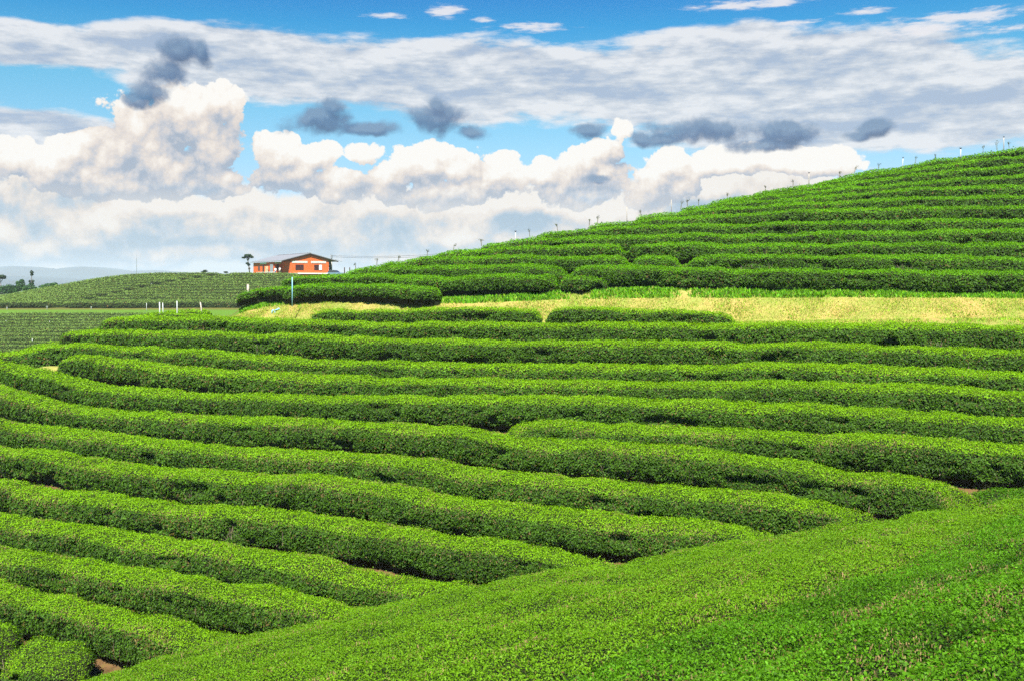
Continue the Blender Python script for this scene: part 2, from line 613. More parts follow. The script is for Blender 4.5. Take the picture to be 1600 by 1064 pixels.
    if mat in ('tea', 'tea_hill'):
        k = int(total * 3.0)
        sg = r.choice(n - 1, size=k * 4); f3 = r.random(k * 4)
        t3 = np.where(r.random(k * 4) < .5, r.uniform(.0006, .03, k * 4), math.pi - r.uniform(.0006, .03, k * 4))
        p3, n3, b3, _, _ = point(sg, f3, t3)
        kk = np.argsort(fbm(p3 * .55, 91, 2) + r.uniform(-.1, .1, k * 4))[:k]
        p3, n3 = p3[kk], n3[kk]
        d3 = r.normal(0, .35, (k, 3)) + n3 * .25; d3[:, 2] = 1
        d3 /= np.linalg.norm(d3, axis=1, keepdims=True)
        s3 = np.cross(d3, n3); s3 /= np.linalg.norm(s3, axis=1, keepdims=True) + 1e-6
        L3 = r.uniform(.2, .45, k)[:, None]; w3 = r.uniform(.006, .013, k)[:, None]
        p3 = p3 + n3 * .02
        V3 = np.empty((k, 4, 3), np.float32)
        V3[:, 0] = p3 - s3 * w3 - d3 * .08
        V3[:, 1] = p3 + s3 * w3 - d3 * .08
        V3[:, 2] = p3 + s3 * w3 * .6 + d3 * L3
        V3[:, 3] = p3 - s3 * w3 * .6 + d3 * L3
        V = np.concatenate([V, V3.reshape(-1, 3)])
        nq += k
        mi = np.concatenate([mi, np.full(k, 2)])
        attrs = {a: np.concatenate([v, np.zeros(k)]) for a, v in attrs.items()}
    o0 = Q[n // 2].copy()
    o0[2] -= height
    V = V - o0.astype(np.float32)
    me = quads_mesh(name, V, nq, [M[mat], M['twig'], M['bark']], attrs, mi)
    o = link(bpy.data.objects.new(name, me))
    o.location = o0
    tag(o, label, cat, group)
    core.transform(Matrix.Translation(-Vector(o0)))
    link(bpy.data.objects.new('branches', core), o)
    return o, Q, Nn, wv


def px_path(pts, surf, a, b, w, back_off=.33, n=60):
    pts = np.array(pts, float)
    d = np.concatenate([[0], np.cumsum(np.hypot(*np.diff(pts, axis=0).T))])
    s = np.linspace(0, d[-1], n)
    x, y = np.interp(s, d, pts[:, 0]), np.interp(s, d, pts[:, 1])
    P = ray(x, y, surf, a, b)
    P = smooth_path(P, 3)
    t = np.gradient(P, axis=0)[:, :2]
    t /= np.linalg.norm(t, axis=1, keepdims=True)
    nn = np.stack([-t[:, 1], t[:, 0]], -1)          # left-hand side = uphill when running left to right
    P[:, :2] -= nn * w * back_off
    return P


G_FAR = 'tea rows curving round the sunlit terraces'
dn = np.array([-.71, -.70])       # run of the near arms

farT = lambda X, Y: T_far(X, Y)
rows = []
rows.append(('r1', [(180, 499), (215, 497), (250, 496.5), (300, 497), (350, 496.5), (400, 497), (450, 501), (482, 503.5), (600, 505), (800, 505), (1000, 507), (1200, 506), (1400, 507), (1600, 510), (1700, 513)]))
rows.append(('r2', [(117, 521), (140, 517), (180, 516), (250, 517.5), (400, 521), (600, 529), (800, 534), (1000, 536), (1200, 536), (1400, 540), (1600, 549), (1700, 555)]))
rows.append(('r3', [(18, 556), (42, 548), (80, 540), (120, 537.5), (200, 541), (275, 544), (400, 555.5), (525, 564), (625, 567.5), (800, 570), (1000, 571), (1200, 569.5), (1400, 574), (1600, 580), (1700, 584)]))
rows.append(('r4', [(102, 560), (120, 554), (150, 552.5), (175, 556), (200, 562.5), (250, 571), (300, 576), (400, 583), (600, 589), (675, 591), (800, 591), (1000, 595), (1200, 597.5), (1375, 602.5), (1525, 607.5), (1600, 612.5), (1700, 620)]))
rows.append(('r5', [(-25, 560), (0, 561), (17, 566), (62, 575), (125, 594), (175, 605), (225, 609), (300, 612.5), (400, 617.5), (550, 617.5), (675, 621), (800, 620.5), (1000, 622.5), (1200, 628.5), (1325, 634), (1450, 641), (1600, 655), (1700, 666)]))
rows.append(('r5b', [(778, 672), (800, 662.5), (862, 656), (925, 660), (1000, 666), (1100, 667.5), (1200, 672), (1400, 681), (1500, 691), (1600, 698), (1680, 709)]))
rows.append(('r6', [(-70, 578), (0, 600), (25, 610), (62, 625), (125, 635), (200, 642.5), (300, 647.5), (400, 652.5), (550, 655), (625, 661), (700, 667.5), (750, 674), (800, 681), (925, 689), (1050, 697.5), (1200, 714.5), (1275, 725), (1350, 737.5), (1425, 746), (1490, 757)]))
rows.append(('r7', [(-170, 632), (0, 657), (100, 667.5), (200, 682.5), (300, 691), (400, 699), (500, 707.5), (625, 712.5), (725, 727.5), (800, 736), (900, 746), (1000, 754), (1100, 761), (1200, 771), (1275, 782), (1320, 794)]))
rows.append(('r8', [(-170, 675), (0, 696), (100, 706), (200, 725), (300, 732.5), (400, 740), (500, 742.5), (600, 756), (700, 771), (800, 785), (900, 795), (1000, 802.5), (1100, 812.5), (1170, 823)]))
rows.append(('r9', [(-170, 724), (0, 749), (94, 764.5), (220, 780), (314, 786.5), (400, 792.5), (500, 802.5), (600, 815), (675, 830), (800, 847.5), (875, 855), (925, 866)]))
rows.append(('r10', [(-170, 784), (0, 805), (125, 821), (251, 838), (314, 843), (400, 858), (500, 870), (575, 887.5), (650, 901), (712, 917)]))
rows.append(('r11', [(-170, 822), (0, 852.5), (125, 871), (220, 888.5), (314, 904), (400, 915), (475, 927.5), (537, 942.5), (562, 952)]))
rows.append(('r12', [(-170, 868), (0, 906), (63, 921.5), (125, 937), (220, 959), (283, 970), (345, 992)]))

FARLAB = {
 'r1': 'bright tea row nearest the dry bank, running the full width from behind the white stakes',
 'r2': 'second full width tea row below the dry bank',
 'r3': 'tea row with its left tip beside the straw coloured bare patch',
 'r4': 'tea row whose rounded left end starts just above the straw coloured bare patch',
 'r5': 'tea row passing just below the straw coloured bare patch and on to the right edge',
 'r5b': 'tea row starting mid slope with a tapered left tip wedged between two longer rows',
 'r6': 'tea row under the tapered tip of the wedged row, hooking round at far right',
 'r7': 'second tea row below the wedged row, meeting the near slope left of the hooked bend',
 'r8': 'third tea row below the wedged row, meeting the near slope at right of centre',
 'r9': 'fourth tea row below the wedged row, meeting the near slope right at mid picture',
 'r10': 'third tea row up from the lone clipped bush, meeting the near slope left of centre',
 'r11': 'second tea row up from the lone clipped bush at lower left',
 'r12': 'tea row directly above the lone clipped bush at lower left',
}
ELBOW = {'r5b': (1700, 772), 'r6': (1512, 786), 'r7': (1340, 806), 'r8': (1190, 831), 'r9': (945, 880), 'r10': (735, 927), 'r11': (580, 963), 'r12': (362, 1006)}


def near_arm(x, y, length, bend=.0):
    """continue on the near slope from an elbow at world x,y"""
    out = []
    for t in np.linspace(1.2, length, 30):
        X = x + dn[0] * t + bend * t * t * .002
        Y = y + dn[1] * t
        if Y < 2.0: break
        out.append((X, Y, float(T_near(X, Y))))
    return out


for k, (key, pts) in enumerate(rows):
    w = 1.42
    P = px_path(pts, farT, 15, 95, w)
    if key in ('r1', 'r2', 'r3', 'r5'):
        X, Y, Z = P[0]
        extra = []
        for dx, dy, dz in (((4.2, 6.2, .55), (2.6, 5.4, .6), (1.2, 4.0, .55), (.4, 2.4, .35), (.0, 1.1, .15)) if key == 'r3' else
                           ((5.0, 4.4, .1), (3.0, 3.6, .2), (1.2, 2.4, .2), (.2, 1.1, .1))):
            extra.append((X + dx, Y + dy, Z + dz))
        P = np.concatenate([np.array(extra), P])
    wf = arm_dim = None
    if key in ELBOW:
        ex, ey = ELBOW[key]
        E = ray(np.array([ex]), np.array([ey]), farT, 15, 95)[0]
        E[2] = max(T_far(E[0], E[1]), T_near(E[0], E[1]))
        P = np.concatenate([P, np.array([(E[0] - .1, E[1] + .35, E[2]), (E[0], E[1] - .3, E[2]), (E[0] - .55, E[1] - 1.0, E[2])])])
        arm = near_arm(E[0] - .3, E[1] - .3, {'r5b': 30, 'r6': 26, 'r7': 24, 'r8': 21, 'r9': 17, 'r10': 13, 'r11': 8, 'r12': 5}[key])
        P = np.concatenate([P, np.array(arm)])
        ye, xe = E[1], E[0]
        broad = {'r5b': 1.22, 'r6': 1.16, 'r7': 1.38, 'r8': 1.5, 'r9': 1.75, 'r10': 1.7, 'r11': 1.5, 'r12': 1.3}[key]
        def arm_dim(Q, s, ye=ye, xe=xe):  # greener near arm: lowered age paints in the light angle there
            j = np.argmin(np.hypot(Q[:, 0] - xe, Q[:, 1] - ye))
            return 1 - .28 * sstep(-2.0, 3.0, s - s[j])
        def wf(Q, s, ye=ye, xe=xe, broad=broad):
            j = np.argmin(np.hypot(Q[:, 0] - xe, Q[:, 1] - ye))
            return 1 + (broad - 1) * sstep(-1.5, 8.0, s - s[j])
    hedge(P, FARLAB[key], G_FAR, width=w, seed=k + 1, wfun=wf, afun=arm_dim, twigs=(.8 if key in ELBOW else 0), ends=(1, 1), dryness=.035,
          mat='tea', cover=1.9)

# short row at the foot of the bank
flatT = lambda X, Y: yF(X / Y) + .74
for j, (pts, lab) in enumerate((
        ([(487, 489), (520, 485), (600, 484), (700, 483), (780, 482.5), (846, 482.5)], 'short tea row at the foot of the dry bank, left of the straw coloured gap'),
        ([(853, 484), (880, 481.5), (950, 482), (1050, 484.5), (1110, 487), (1152, 492)], 'short tea row at the foot of the dry bank, right of the straw coloured gap'))):
    pts = np.array(pts)
    x = np.linspace(pts[0, 0], pts[-1, 0], 50)
    Yr = Yt(uu(x)) - 1.25
    P = np.stack([uu(x) * Yr, Yr, -(np.interp(x, pts[:, 0], pts[:, 1]) - HZ) / F * Yr - .02], -1)
    hedge(P, lab, 'short tea rows at the foot of the bank', width=1.15, height=.72, cross=.08, seed=40 + j)
x = np.linspace(255, 333, 20)
Yr = np.full(20, 62.3)
P = np.stack([uu(x) * Yr, Yr, -(485 - HZ) / F * Yr + 0 * x], -1)
hedge(P, 'low tea row behind the white stakes at the left end of the dry bank', 'short tea rows at the foot of the bank', width=1.1, height=.75, cross=.05, seed=44)

# outer arms of the near slope (their bends lie beyond the right edge)
E6 = ray(np.array([1512.]), np.array([786.]), farT, 15, 95)[0]
nperp = np.array([.70, -.71])
NEARLAB = ['broad clipped near tea row alongside the hooked bend, second from the gully',
           'broad clipped near tea row, third out from the hooked bend at right',
           'broad clipped near tea row crossing the lower right, fourth out from the hooked bend',
           'broad clipped near tea row crossing the bottom right corner',
           'nearest clipped tea row, just showing in the bottom right corner']
off = 2.4
for j in range(1, 5):
    off += [2.4, 2.2, 2.1, 2.05, 2.0][j]
    base = np.array([E6[0] - .3, E6[1] - .3]) + nperp * off + np.array([.71, .70]) * ((14.0, 10.5, 12, 13.5, 15)[j])
    ts = np.linspace(0, 44, 74)
    X = base[0] - .71 * ts + .25 * np.sin(ts * .25 + j)
    Y = base[1] - .70 * ts
    k = Y > 2.5
    X, Y = X[k], Y[k]
    P = np.stack([X, Y, np.maximum(T_near(X, Y), T_far(X, Y))], -1)
    hedge(P, NEARLAB[j], 'clipped tea rows of the near slope', width=1.8, seed=60 + j, mat='tea_near', twigs=1.1, cover=2.3, cross=.3, dryness=.03, lump=1.15, young=.95)

P = ray(np.linspace(1498, 1650, 24), np.linspace(770, 763, 24), lambda X, Y: np.maximum(T_far(X, Y), T_near(X, Y)), 15, 60)
hedge(P, 'clipped tea infill at the right edge between the hooked bend and the wedged row', 'clipped tea rows of the near slope', width=1.7, seed=59, mat='tea_near', cover=2.2, cross=.1, twigs=.6)

# lone clipped bush and the stub row at lower left
P = px_path([(2, 1024), (31, 1012), (63, 1006), (100, 1014), (146, 1030)], farT, 12, 60, 1.3, .3)
hedge(P, 'lone low clipped tea bush with bare soil around it at lower left', 'tea bushes at the gully foot', width=1.6, height=.62, seed=71, cross=.3, lump=1.5, cat='tea bush', name='tea_bush', young=.8)
P = px_path([(-90, 950), (0, 974), (20, 985), (33, 1000)], farT, 12, 60, 1.5, .3)
hedge(P, 'end of a tea row cut by the left edge beside the lone clipped bush', 'tea bushes at the gully foot', width=1.5, seed=72, young=.8)

# ---- rows of the right-hand hill
G_HILL = 'deep green tea rows climbing the right hill'
hillT = lambda X, Y: hill(X / Y, Y)


def hill_path(pts, n=70, w=1.7):
    pts = np.array(pts, float)
    x = np.linspace(pts[0, 0], pts[-1, 0], n)
    y = np.interp(x, pts[:, 0], pts[:, 1])
    u, p = uu(x), (y - HZ) / F
    lo, hi = Yb(u) - 4.0, Yc(u) + .6
    for _ in range(45):
        m = (lo + hi) / 2
        ok = hill(u, m) > -p * m
        hi = np.where(ok, m, hi)
        lo = np.where(ok, lo, m)
    Y = (lo + hi) / 2
    Y = np.convolve(np.pad(Y, 4, mode='edge'), np.ones(9) / 9, mode='valid')
    Z = hill(u, Y)
    P = np.stack([u * Y, Y, Z], -1)
    P = smooth_path(P, 4)
    P[:, 1] -= .55
    P[:, 2] -= .12
    return P


HR = [
 ([(374, 459), (388, 455), (410, 450), (440, 446.5), (455, 446)], 'small tea row at the tip of the right hill, left of the pale blue pole'),
 ([(447, 447), (470, 444), (500, 441.5), (560, 441.5), (620, 443), (688, 447)], 'lowest short tea row of the right hill, overhanging the dry bank at left'),
 ([(445, 435), (505, 428), (560, 425.5), (640, 428), (700, 430), (760, 427), (820, 426), (870, 429)], 'second lowest tea row of the right hill, ending left of the round bush'),
 ([(540, 419), (600, 414), (640, 412), (720, 411), (800, 413), (885, 416), (1000, 415), (1100, 417), (1200, 418.5), (1400, 421), (1600, 422), (1750, 423)], 'lowest full length tea row of the right hill, just above the green bank edge'),
 ([(590, 411), (640, 402), (700, 399), (800, 398), (1000, 400), (1200, 397), (1400, 399), (1600, 402), (1750, 403)], 'right hill tea row, second full length one above the bank'),
 ([(670, 397), (720, 389), (800, 384), (900, 381), (1000, 381), (1200, 379.5), (1400, 379), (1600, 380), (1750, 381)], 'right hill tea row, third full length one above the bank'),
 ([(745, 383), (800, 373), (900, 367), (1000, 366), (1200, 363), (1400, 360), (1600, 358), (1750, 358)], 'right hill tea row, fourth full length one above the bank'),
 ([(830, 366), (900, 357), (1000, 352), (1200, 347), (1400, 342.5), (1600, 340.5), (1750, 340)], 'right hill tea row, fifth full length one above the bank'),
 ([(910, 353), (960, 345), (1060, 338), (1200, 330), (1400, 323.5), (1600, 320), (1750, 319)], 'right hill tea row, sixth full length one above the bank'),
 ([(985, 340), (1040, 331), (1120, 325), (1200, 319.5), (1300, 314), (1400, 310), (1600, 305.5), (1750, 304)], 'right hill tea row, seventh full length one above the bank'),
 ([(1055, 326), (1110, 318), (1200, 311.5), (1300, 303), (1400, 295.5), (1600, 289), (1750, 286)], 'right hill tea row, fifth one below the skyline'),
 ([(1120, 314), (1180, 306), (1300, 295), (1400, 287), (1500, 279), (1600, 271.5), (1750, 266)], 'right hill tea row, fourth one below the skyline'),
 ([(1185, 303), (1240, 295), (1300, 288), (1400, 275), (1500, 265), (1600, 257), (1750, 248)], 'right hill tea row, third one below the skyline'),
 ([(1260, 288), (1320, 278), (1400, 266), (1500, 253), (1600, 242.5), (1750, 232)], 'right hill tea row, second one below the skyline'),
 ([(1100, 318), (1200, 299.5), (1300, 280), (1400, 260.5), (1500, 244), (1600, 229.5), (1750, 210)], 'topmost tea row following the skyline of the right hill'),
]
for j, (pts, lab) in enumerate(HR):
    P = hill_path(pts)
    pin = None
    if j == 3: pin = [(889, .35)]
    if j == 4: pin = [(985, .3), (1068, .35)]
    if j == 5: pin = [(978, .3)]
    hedge(P, lab, G_HILL, width=1.55 if j else 1.0, height=[.42, .62, .75][j] if j < 3 else .86, seed=100 + j, mat='tea_hill', lump=1.2, cover=1.8, pinch=pin, dryness=.015)
x = np.linspace(876, 950, 24)
Yr = Yb(uu(x)) - .45
P = np.stack([uu(x) * Yr, Yr, -(431.5 - HZ) / F * Yr + 0 * x], -1)
hedge(P, 'small round tea bush at the green edge of the bank', 'tea bushes on the bank edge', width=1.25, height=.68, cross=.15, seed=130, mat='tea_hill', cat='tea bush', name='tea_bush', lump=1.5, sub=2)

# ---- rows of the distant slope
def far_row(D, x0, x1, lab, grp, j, pinch=None, tilt=0.0, hgt=.68):
    x = np.linspace(x0, x1, 60)
    u = uu(x)
    Y = D + tilt * (x - 200) * .01 + .35 * np.sin(x * .02 + j)
    P = np.stack([u * Y, Y, ground(u * Y, Y) + hgt], -1)
    hedge(P, lab, grp, width=1.3 if hgt < .8 else 1.9, height=hgt, seed=150 + j, mat='tea_far', lump=.3 if hgt < .8 else 1.0, cover=1.6, kL=.0013, pinch=pinch, cross=.35, dryness=.02, sub=3)


ORD = ['first', 'second', 'third', 'fourth', 'fifth', 'sixth', 'seventh', 'eighth', 'ninth', 'tenth', 'eleventh', 'twelfth',
       'thirteenth', 'fourteenth', 'fifteenth', 'sixteenth', 'seventeenth']
lowD = np.arange(154.2, 112, -2.75)
for j, D in enumerate(lowD):
    far_row(D, -190, 330 - j * 8, ORD[j] + ' olive tea row below the grass strip on the distant slope', 'olive tea rows of the distant lower slope', j, tilt=.25)
upD = np.arange(166.4, 197, 2.5)
for j, D in enumerate(upD):
    t = j / (len(upD) - 1)
    far_row(D, -130 + 150 * max(0, t - .25) ** 1.0, 470, ORD[j] + ' olive tea row above the grass strip on the distant slope', 'olive tea rows of the distant upper slope', 20 + j,
            pinch=[(95 + 255 * t, .9)], tilt=-.15, hgt=1.05 if j == 0 else .68)


# ------------------------------------------------------------------ painted surfaces
M['orange'] = simple('orange_render', (.62, .115, .025), .8, .10, 3.0, .2)
M['orange_dk'] = simple('red_orange_render', (.50, .075, .018), .8, .10, 3.0, .2)
M['roof'] = simple('grey_roof_sheet', (.20, .205, .215), .55, .12, 4.0, .4)
M['soffit'] = simple('dark_timber', (.045, .025, .018), .8, .3, 5.0, .2)
M['white'] = simple('white_paint', (.78, .78, .76), .6, .06, 6.0, .3)
M['louvre'] = simple('pale_louvre', (.62, .62, .58), .6, .1, 9.0, .3)
M['pane'] = simple('dark_window', (.05, .010, .008), .35, .3, 3.0, .5)
M['doorgrey'] = simple('grey_door', (.20, .26, .28), .5, .1, 4.0, .4)
M['dark'] = simple('dark_opening', (.02, .018, .018), .7, .2, 4.0, .3)
M['board'] = simple('painted_board', (.55, .40, .22), .7, .35, 3.0, .3)
M['concrete'] = simple('concrete', (.42, .39, .34), .85, .15, 8.0, .2)
M['pvc'] = simple('pale_pvc', (.44, .47, .45), .5, .08, 8.0, .4)
M['pvcblue'] = simple('blue_pvc', (.24, .52, .66), .45, .08, 8.0, .4)
M['weathered'] = simple('weathered_wood', (.40, .36, .29), .85, .3, 12.0, .2)
M['steel'] = simple('galvanised_steel', (.30, .31, .32), .5, .15, 8.0, .5, .6)
M['black'] = simple('black_rubber', (.02, .02, .022), .6, .2, 8.0, .3)
M['wood'] = simple('tree_bark', (.14, .10, .07), .9, .4, 9.0, .2)
M['crown'] = leaf_mat('tree_leaf', (.012, .040, .014), (.030, .085, .020), (.07, .16, .02), trans=.25)
M['crown_dark'] = leaf_mat('tree_leaf_dark', (.010, .026, .012), (.020, .045, .016), (.04, .07, .02), trans=.2)
M['skin'] = simple('skin', (.42, .25, .17), .6, .08, 9.0, .3)
M['shirt'] = simple('white_cotton', (.76, .76, .78), .85, .06, 9.0, .1)
M['jeans'] = simple('blue_denim', (.07, .12, .26), .85, .15, 12.0, .1)
M['olive'] = simple('olive_cotton', (.16, .17, .11), .85, .15, 12.0, .1)
M['hair'] = simple('black_hair', (.015, .013, .012), .6, .3, 20.0, .3)
M['carpaint'] = simple('blue_grey_car_paint', (.13, .20, .27), .3, .04, 3.0, .5)
M['glass'] = simple('tinted_glass', (.03, .04, .05), .1, .1, 3.0, .6)
M['weed'] = leaf_mat('weed_leaf', (.03, .05, .012), (.06, .09, .02), (.10, .14, .03), (.22, .15, .08), trans=.25)


# ------------------------------------------------------------------ the orange house
def house():
    a = math.atan2(.515, .858)
    H = empty('orange_house', (-41.4, 205.0, 1.62), a)
    tag(H, 'long orange house with broad grey gable roof on the crest of the distant slope', 'house')
    bm = bmesh.new()
    add_box(bm, -4.15, 4.15, .8, 6.2, 0, 2.50)                      # front block
    add_prism(bm, [(-4.15, 2.50), (4.15, 2.50), (3.9, 2.85), (0, 3.80), (-3.9, 2.85)], .8, 6.2)
    bm_obj('wall', bm, M['orange'], H)
    bm = bmesh.new()
    add_box(bm, -5.75, 4.1, 6.203, 21, 0, 2.42)                     # rear block
    o = bm_obj('wall', bm, M['orange'], H)
    bm = bmesh.new()
    add_box(bm, -5.80, -4.2, 6.0, 21.2, -.10, .02)
    add_box(bm, -4.2, 4.2, .6, 6.0, -.10, .10)
    bm_obj('plinth', bm, M['white'], H)
    bm = bmesh.new()
    add_box(bm, -5.75, 4.15, 6.2, 21, -1.2, -.102)
    add_box(bm, -4.15, 4.15, .8, 6.198, -1.2, -.102)
    bm_obj('foundation', bm, M['orange_dk'], H)
    # roof: two slabs with raked ends
    bm = bmesh.new()
    add_prism(bm, [(0, 4.25), (-6.15, 2.62), (-6.15, 2.50), (0, 4.13)], .38, 22.0)
    add_prism(bm, [(0.002, 4.25), (0.002, 4.13), (6.2, 2.50), (6.2, 2.62)], .38, 22.0)
    roof = bm_obj('roof', bm, M['roof'], H)
    bm = bmesh.new()
    add_prism(bm, [(0, 4.10), (-6.1, 2.485), (-6.1, 2.36), (0, 3.92)], .43, .53)
    add_prism(bm, [(0.002, 4.10), (0.002, 3.92), (6.15, 2.36), (6.15, 2.485)], .43, .53)
    bm_obj('barge_board', bm, M['soffit'], roof)
    bm = bmesh.new()
    add_prism(bm, [(-.25, 4.24), (.25, 4.24), (0, 4.32)], .38, 22.0)
    bm_obj('ridge_cap', bm, M['roof'], roof)
    bm = bmesh.new()
    add_prism(bm, [(-4.0, 2.86), (4.0, 2.86), (0, 3.94)], .60, .795)
    # windows of the gable
    for x0, x1, half in ((-2.95, -1.35, False), (1.05, 2.65, True)):
        bmw = bmesh.new()
        for b in ((x0 - .06, x1 + .06, .70, 1.80),):
            add_box(bmw, b[0], b[1], .74, .797, b[2], b[2] + .06)
            add_box(bmw, b[0], b[1], .74, .797, b[3] - .06, b[3])
            add_box(bmw, b[0], b[0] + .06, .74, .797, b[2] + .06, b[3] - .06)
            add_box(bmw, b[1] - .06, b[1], .74, .797, b[2] + .06, b[3] - .06)
        w = bm_obj('window', bmw, M['soffit'], H)
        bmp = bmesh.new()
        add_box(bmp, x0, (x1 if not half else x0 + .98), .765, .795, .76, 1.74)
        bm_obj('pane', bmp, M['pane'], w)
        if half:
            bmp = bmesh.new()
            add_box(bmp, x0 + .98, x1 - .02, .70, .76, .74, 1.78)
            bm_obj('shutter', bmp, M['white'], w)
    bm.free()
    for x0, x1 in ((-3.75, -.45), (.30, 3.55)):
        bmv = bmesh.new()
        for k in range(5):
            add_box(bmv, x0, x1, .73, .796, 2.13 + k * .085, 2.13 + k * .085 + .07)
        bm_obj('louvre_vent', bmv, M['louvre'], H)
    # side openings
    bmw = bmesh.new(); add_box(bmw, -5.80, -5.752, 16.2, 17.4, .75, 1.65)
    bm_obj('window', bmw, M['pane'], H)
    bmw = bmesh.new(); add_box(bmw, -5.80, -5.752, 13.2, 14.1, .03, 1.85)
    bm_obj('door', bmw, M['dark'], H)
    bmw = bmesh.new(); add_box(bmw, -5.80, -5.752, 6.9, 8.2, .03, 1.95)
    d = bm_obj('door', bmw, M['dark'], H)
    bmw = bmesh.new(); add_box(bmw, -6.45, -5.81, 6.72, 6.78, .05, 1.92)
    bm_obj('door_leaf', bmw, M['doorgrey'], d)
    bmw = bmesh.new(); add_box(bmw, -5.25, -4.75, 6.15, 6.20, .6, 1.9)
    bm_obj('window', bmw, M['pane'], H)
    bmw = bmesh.new()
    add_box(bmw, -5.78, -5.752, 11.5, 16.0, 2.05, 2.38)
    bm_obj('louvre_vent', bmw, M['louvre'], H)
    bmw = bmesh.new()
    add_box(bmw, -5.70, -4.2, 6.14, 6.20, 2.05, 2.38)
    bm_obj('louvre_vent', bmw, M['louvre'], H)
    # painted board beside the door
    B = empty('painted_board', tuple(H.matrix_basis @ Vector((-6.1, 10.2, 0))), a)
    tag(B, 'cream painted board standing against the shaded side of the orange house', 'board')
    bmw = bmesh.new(); add_box(bmw, -.05, .02, -.9, .9, .25, 1.55)
    bm_obj('panel', bmw, M['board'], B)
    for s in (-.7, .7):
        bmw = bmesh.new(); add_box(bmw, -.02, .06, s - .04, s + .04, -.05, .249)
        bm_obj('leg', bmw, M['weathered'], B)
    # veranda rail and low wall
    R = empty('veranda_rail', tuple(H.matrix_basis @ Vector((-7.6, 2.2, -.30))), a)
    tag(R, 'low white rail in front of the shaded side of the orange house', 'railing')
    for k in range(9):
        bmw = bmesh.new(); add_box(bmw, -.05, .05, -1.9 + k * 1.5 - .05, -1.9 + k * 1.5 + .05, -.5, .50)
        bm_obj('post', bmw, M['white'], R)
    bmw = bmesh.new(); add_box(bmw, -.07, .07, -2.0, 10.2, .503, .60)
    bm_obj('top_rail', bmw, M['white'], R)
    Wl = empty('garden_wall', tuple(H.matrix_basis @ Vector((-7.2, 1.5, -.6))), a)
    tag(Wl, 'low orange garden wall behind the white rail of the house', 'garden wall')
    bmw = bmesh.new(); add_box(bmw, -.12, .12, -1.5, 4.5, -.4, .62)
    bm_obj('wall', bmw, M['orange_dk'], Wl)
    bmw = bmesh.new(); add_box(bmw, -.16, .16, -1.55, 4.55, .622, .68)
    bm_obj('coping', bmw, M['orange'], Wl)
    return H


HOUSE = house()


# ------------------------------------------------------------------ people on the veranda
def skin_obj(name, verts, edges, radii, mat, parent, root=0, sub=1):
    me = bpy.data.meshes.new(name)
    me.from_pydata(verts, edges, [])
    me.materials.append(mat)
    o = link(bpy.data.objects.new(name, me), parent)
    md = o.modifiers.new('skin', 'SKIN')
    md.use_smooth_shade = True
    for i, r in enumerate(radii):
        v = me.skin_vertices[0].data[i]
        v.radius = (r, r) if not isinstance(r, tuple) else r
        v.use_root = (i == root)
    s = o.modifiers.new('sub', 'SUBSURF'); s.levels = sub; s.render_levels = sub
    return o


def person(loc, rz, label, trousers, h=1.66, arm=0.0, cap=False):
    root = empty('person', loc, rz)
    tag(root, label, 'person', 'people by the house')
    k = h / 1.70
    V, E, R = [], [], []
    def add(p, r, frm=None):
        V.append((p[0] * k, p[1] * k, p[2] * k)); R.append(r * k)
        if frm is not None: E.append((frm, len(V) - 1))
        return len(V) - 1
    pel = add((0, 0, .92), .125)
    wst = add((0, 0, 1.06), .115, pel)
    ch = add((0, .01, 1.26), .135, wst)
    nk = add((0, .01, 1.44), .055, ch)
    hd = add((0, -.01, 1.56), .085, nk)
    add((0, 0, 1.66), .070, hd)
    nose = add((0, -.085, 1.555), .022, hd)
    hands = []
    for s in (-1, 1):
        sh = add((s * .17, .01, 1.38), .055, ch)
        bend = arm if s > 0 else 0
        el = add((s * .24, .02 - .08 * bend, 1.12 + .03 * bend), .042, sh)
        wr = add((s * .25, -.04 - .20 * bend, .89 + .25 * bend), .030, el)
        pm = add((s * .25, -.06 - .24 * bend, .81 + .27 * bend), .034, wr)
        for f in range(4):
            k1 = add((s * (.25 + .0), -.085 + f * .02 - .26 * bend, .755 + .27 * bend + .004 * abs(f - 1)), .0095, pm)
            add((s * .242, -.09 + f * .02 - .29 * bend, .715 + .27 * bend + .006 * abs(f - 1)), .008, k1)
        th = add((s * .225, -.10 - .25 * bend, .785 + .27 * bend), .011, pm)
        add((s * .222, -.115 - .26 * bend, .755 + .27 * bend), .009, th)
    for s in (-1, 1):
        hip = add((s * .09, 0, .86), .085, pel)
        kn = add((s * .10, -.01, .48), .058, hip)
        an = add((s * .10, .02, .09), .040, kn)
        ft = add((s * .11, -.10, .035), .038, an)
    skin_obj('body', V, E, R, M['skin'], root)
    sv = [(0, 0, .90), (0, 0, 1.06), (0, .01, 1.26), (0, .01, 1.41), (-.175, .01, 1.385), (-.225, .015, 1.20), (.175, .01, 1.385), (.225, .015 - .05 * arm, 1.20)]
    skin_obj('shirt', [tuple(c * k for c in v) for v in sv], [(0, 1), (1, 2), (2, 3), (2, 4), (4, 5), (2, 6), (6, 7)],
             [r * k for r in (.150, .138, .155, .075, .074, .066, .074, .066)], M['shirt'], root)
    tv = [(0, 0, .93), (-.09, 0, .84), (-.10, -.01, .48), (-.10, .02, .10), (.09, 0, .84), (.10, -.01, .48), (.10, .02, .10)]
    skin_obj('trousers', [tuple(c * k for c in v) for v in tv], [(0, 1), (1, 2), (2, 3), (0, 4), (4, 5), (5, 6)],
             [r * k for r in (.138, .098, .074, .060, .098, .074, .060)], trousers, root)
    hv = [(0, .015, 1.60), (0, .02, 1.69), (0, .075, 1.56)]
    skin_obj('cap' if cap else 'hair', [tuple(c * k for c in v) for v in hv], [(0, 1), (0, 2)], [r * k for r in (.098, .066, .06)], M['hair'], root)
    return root


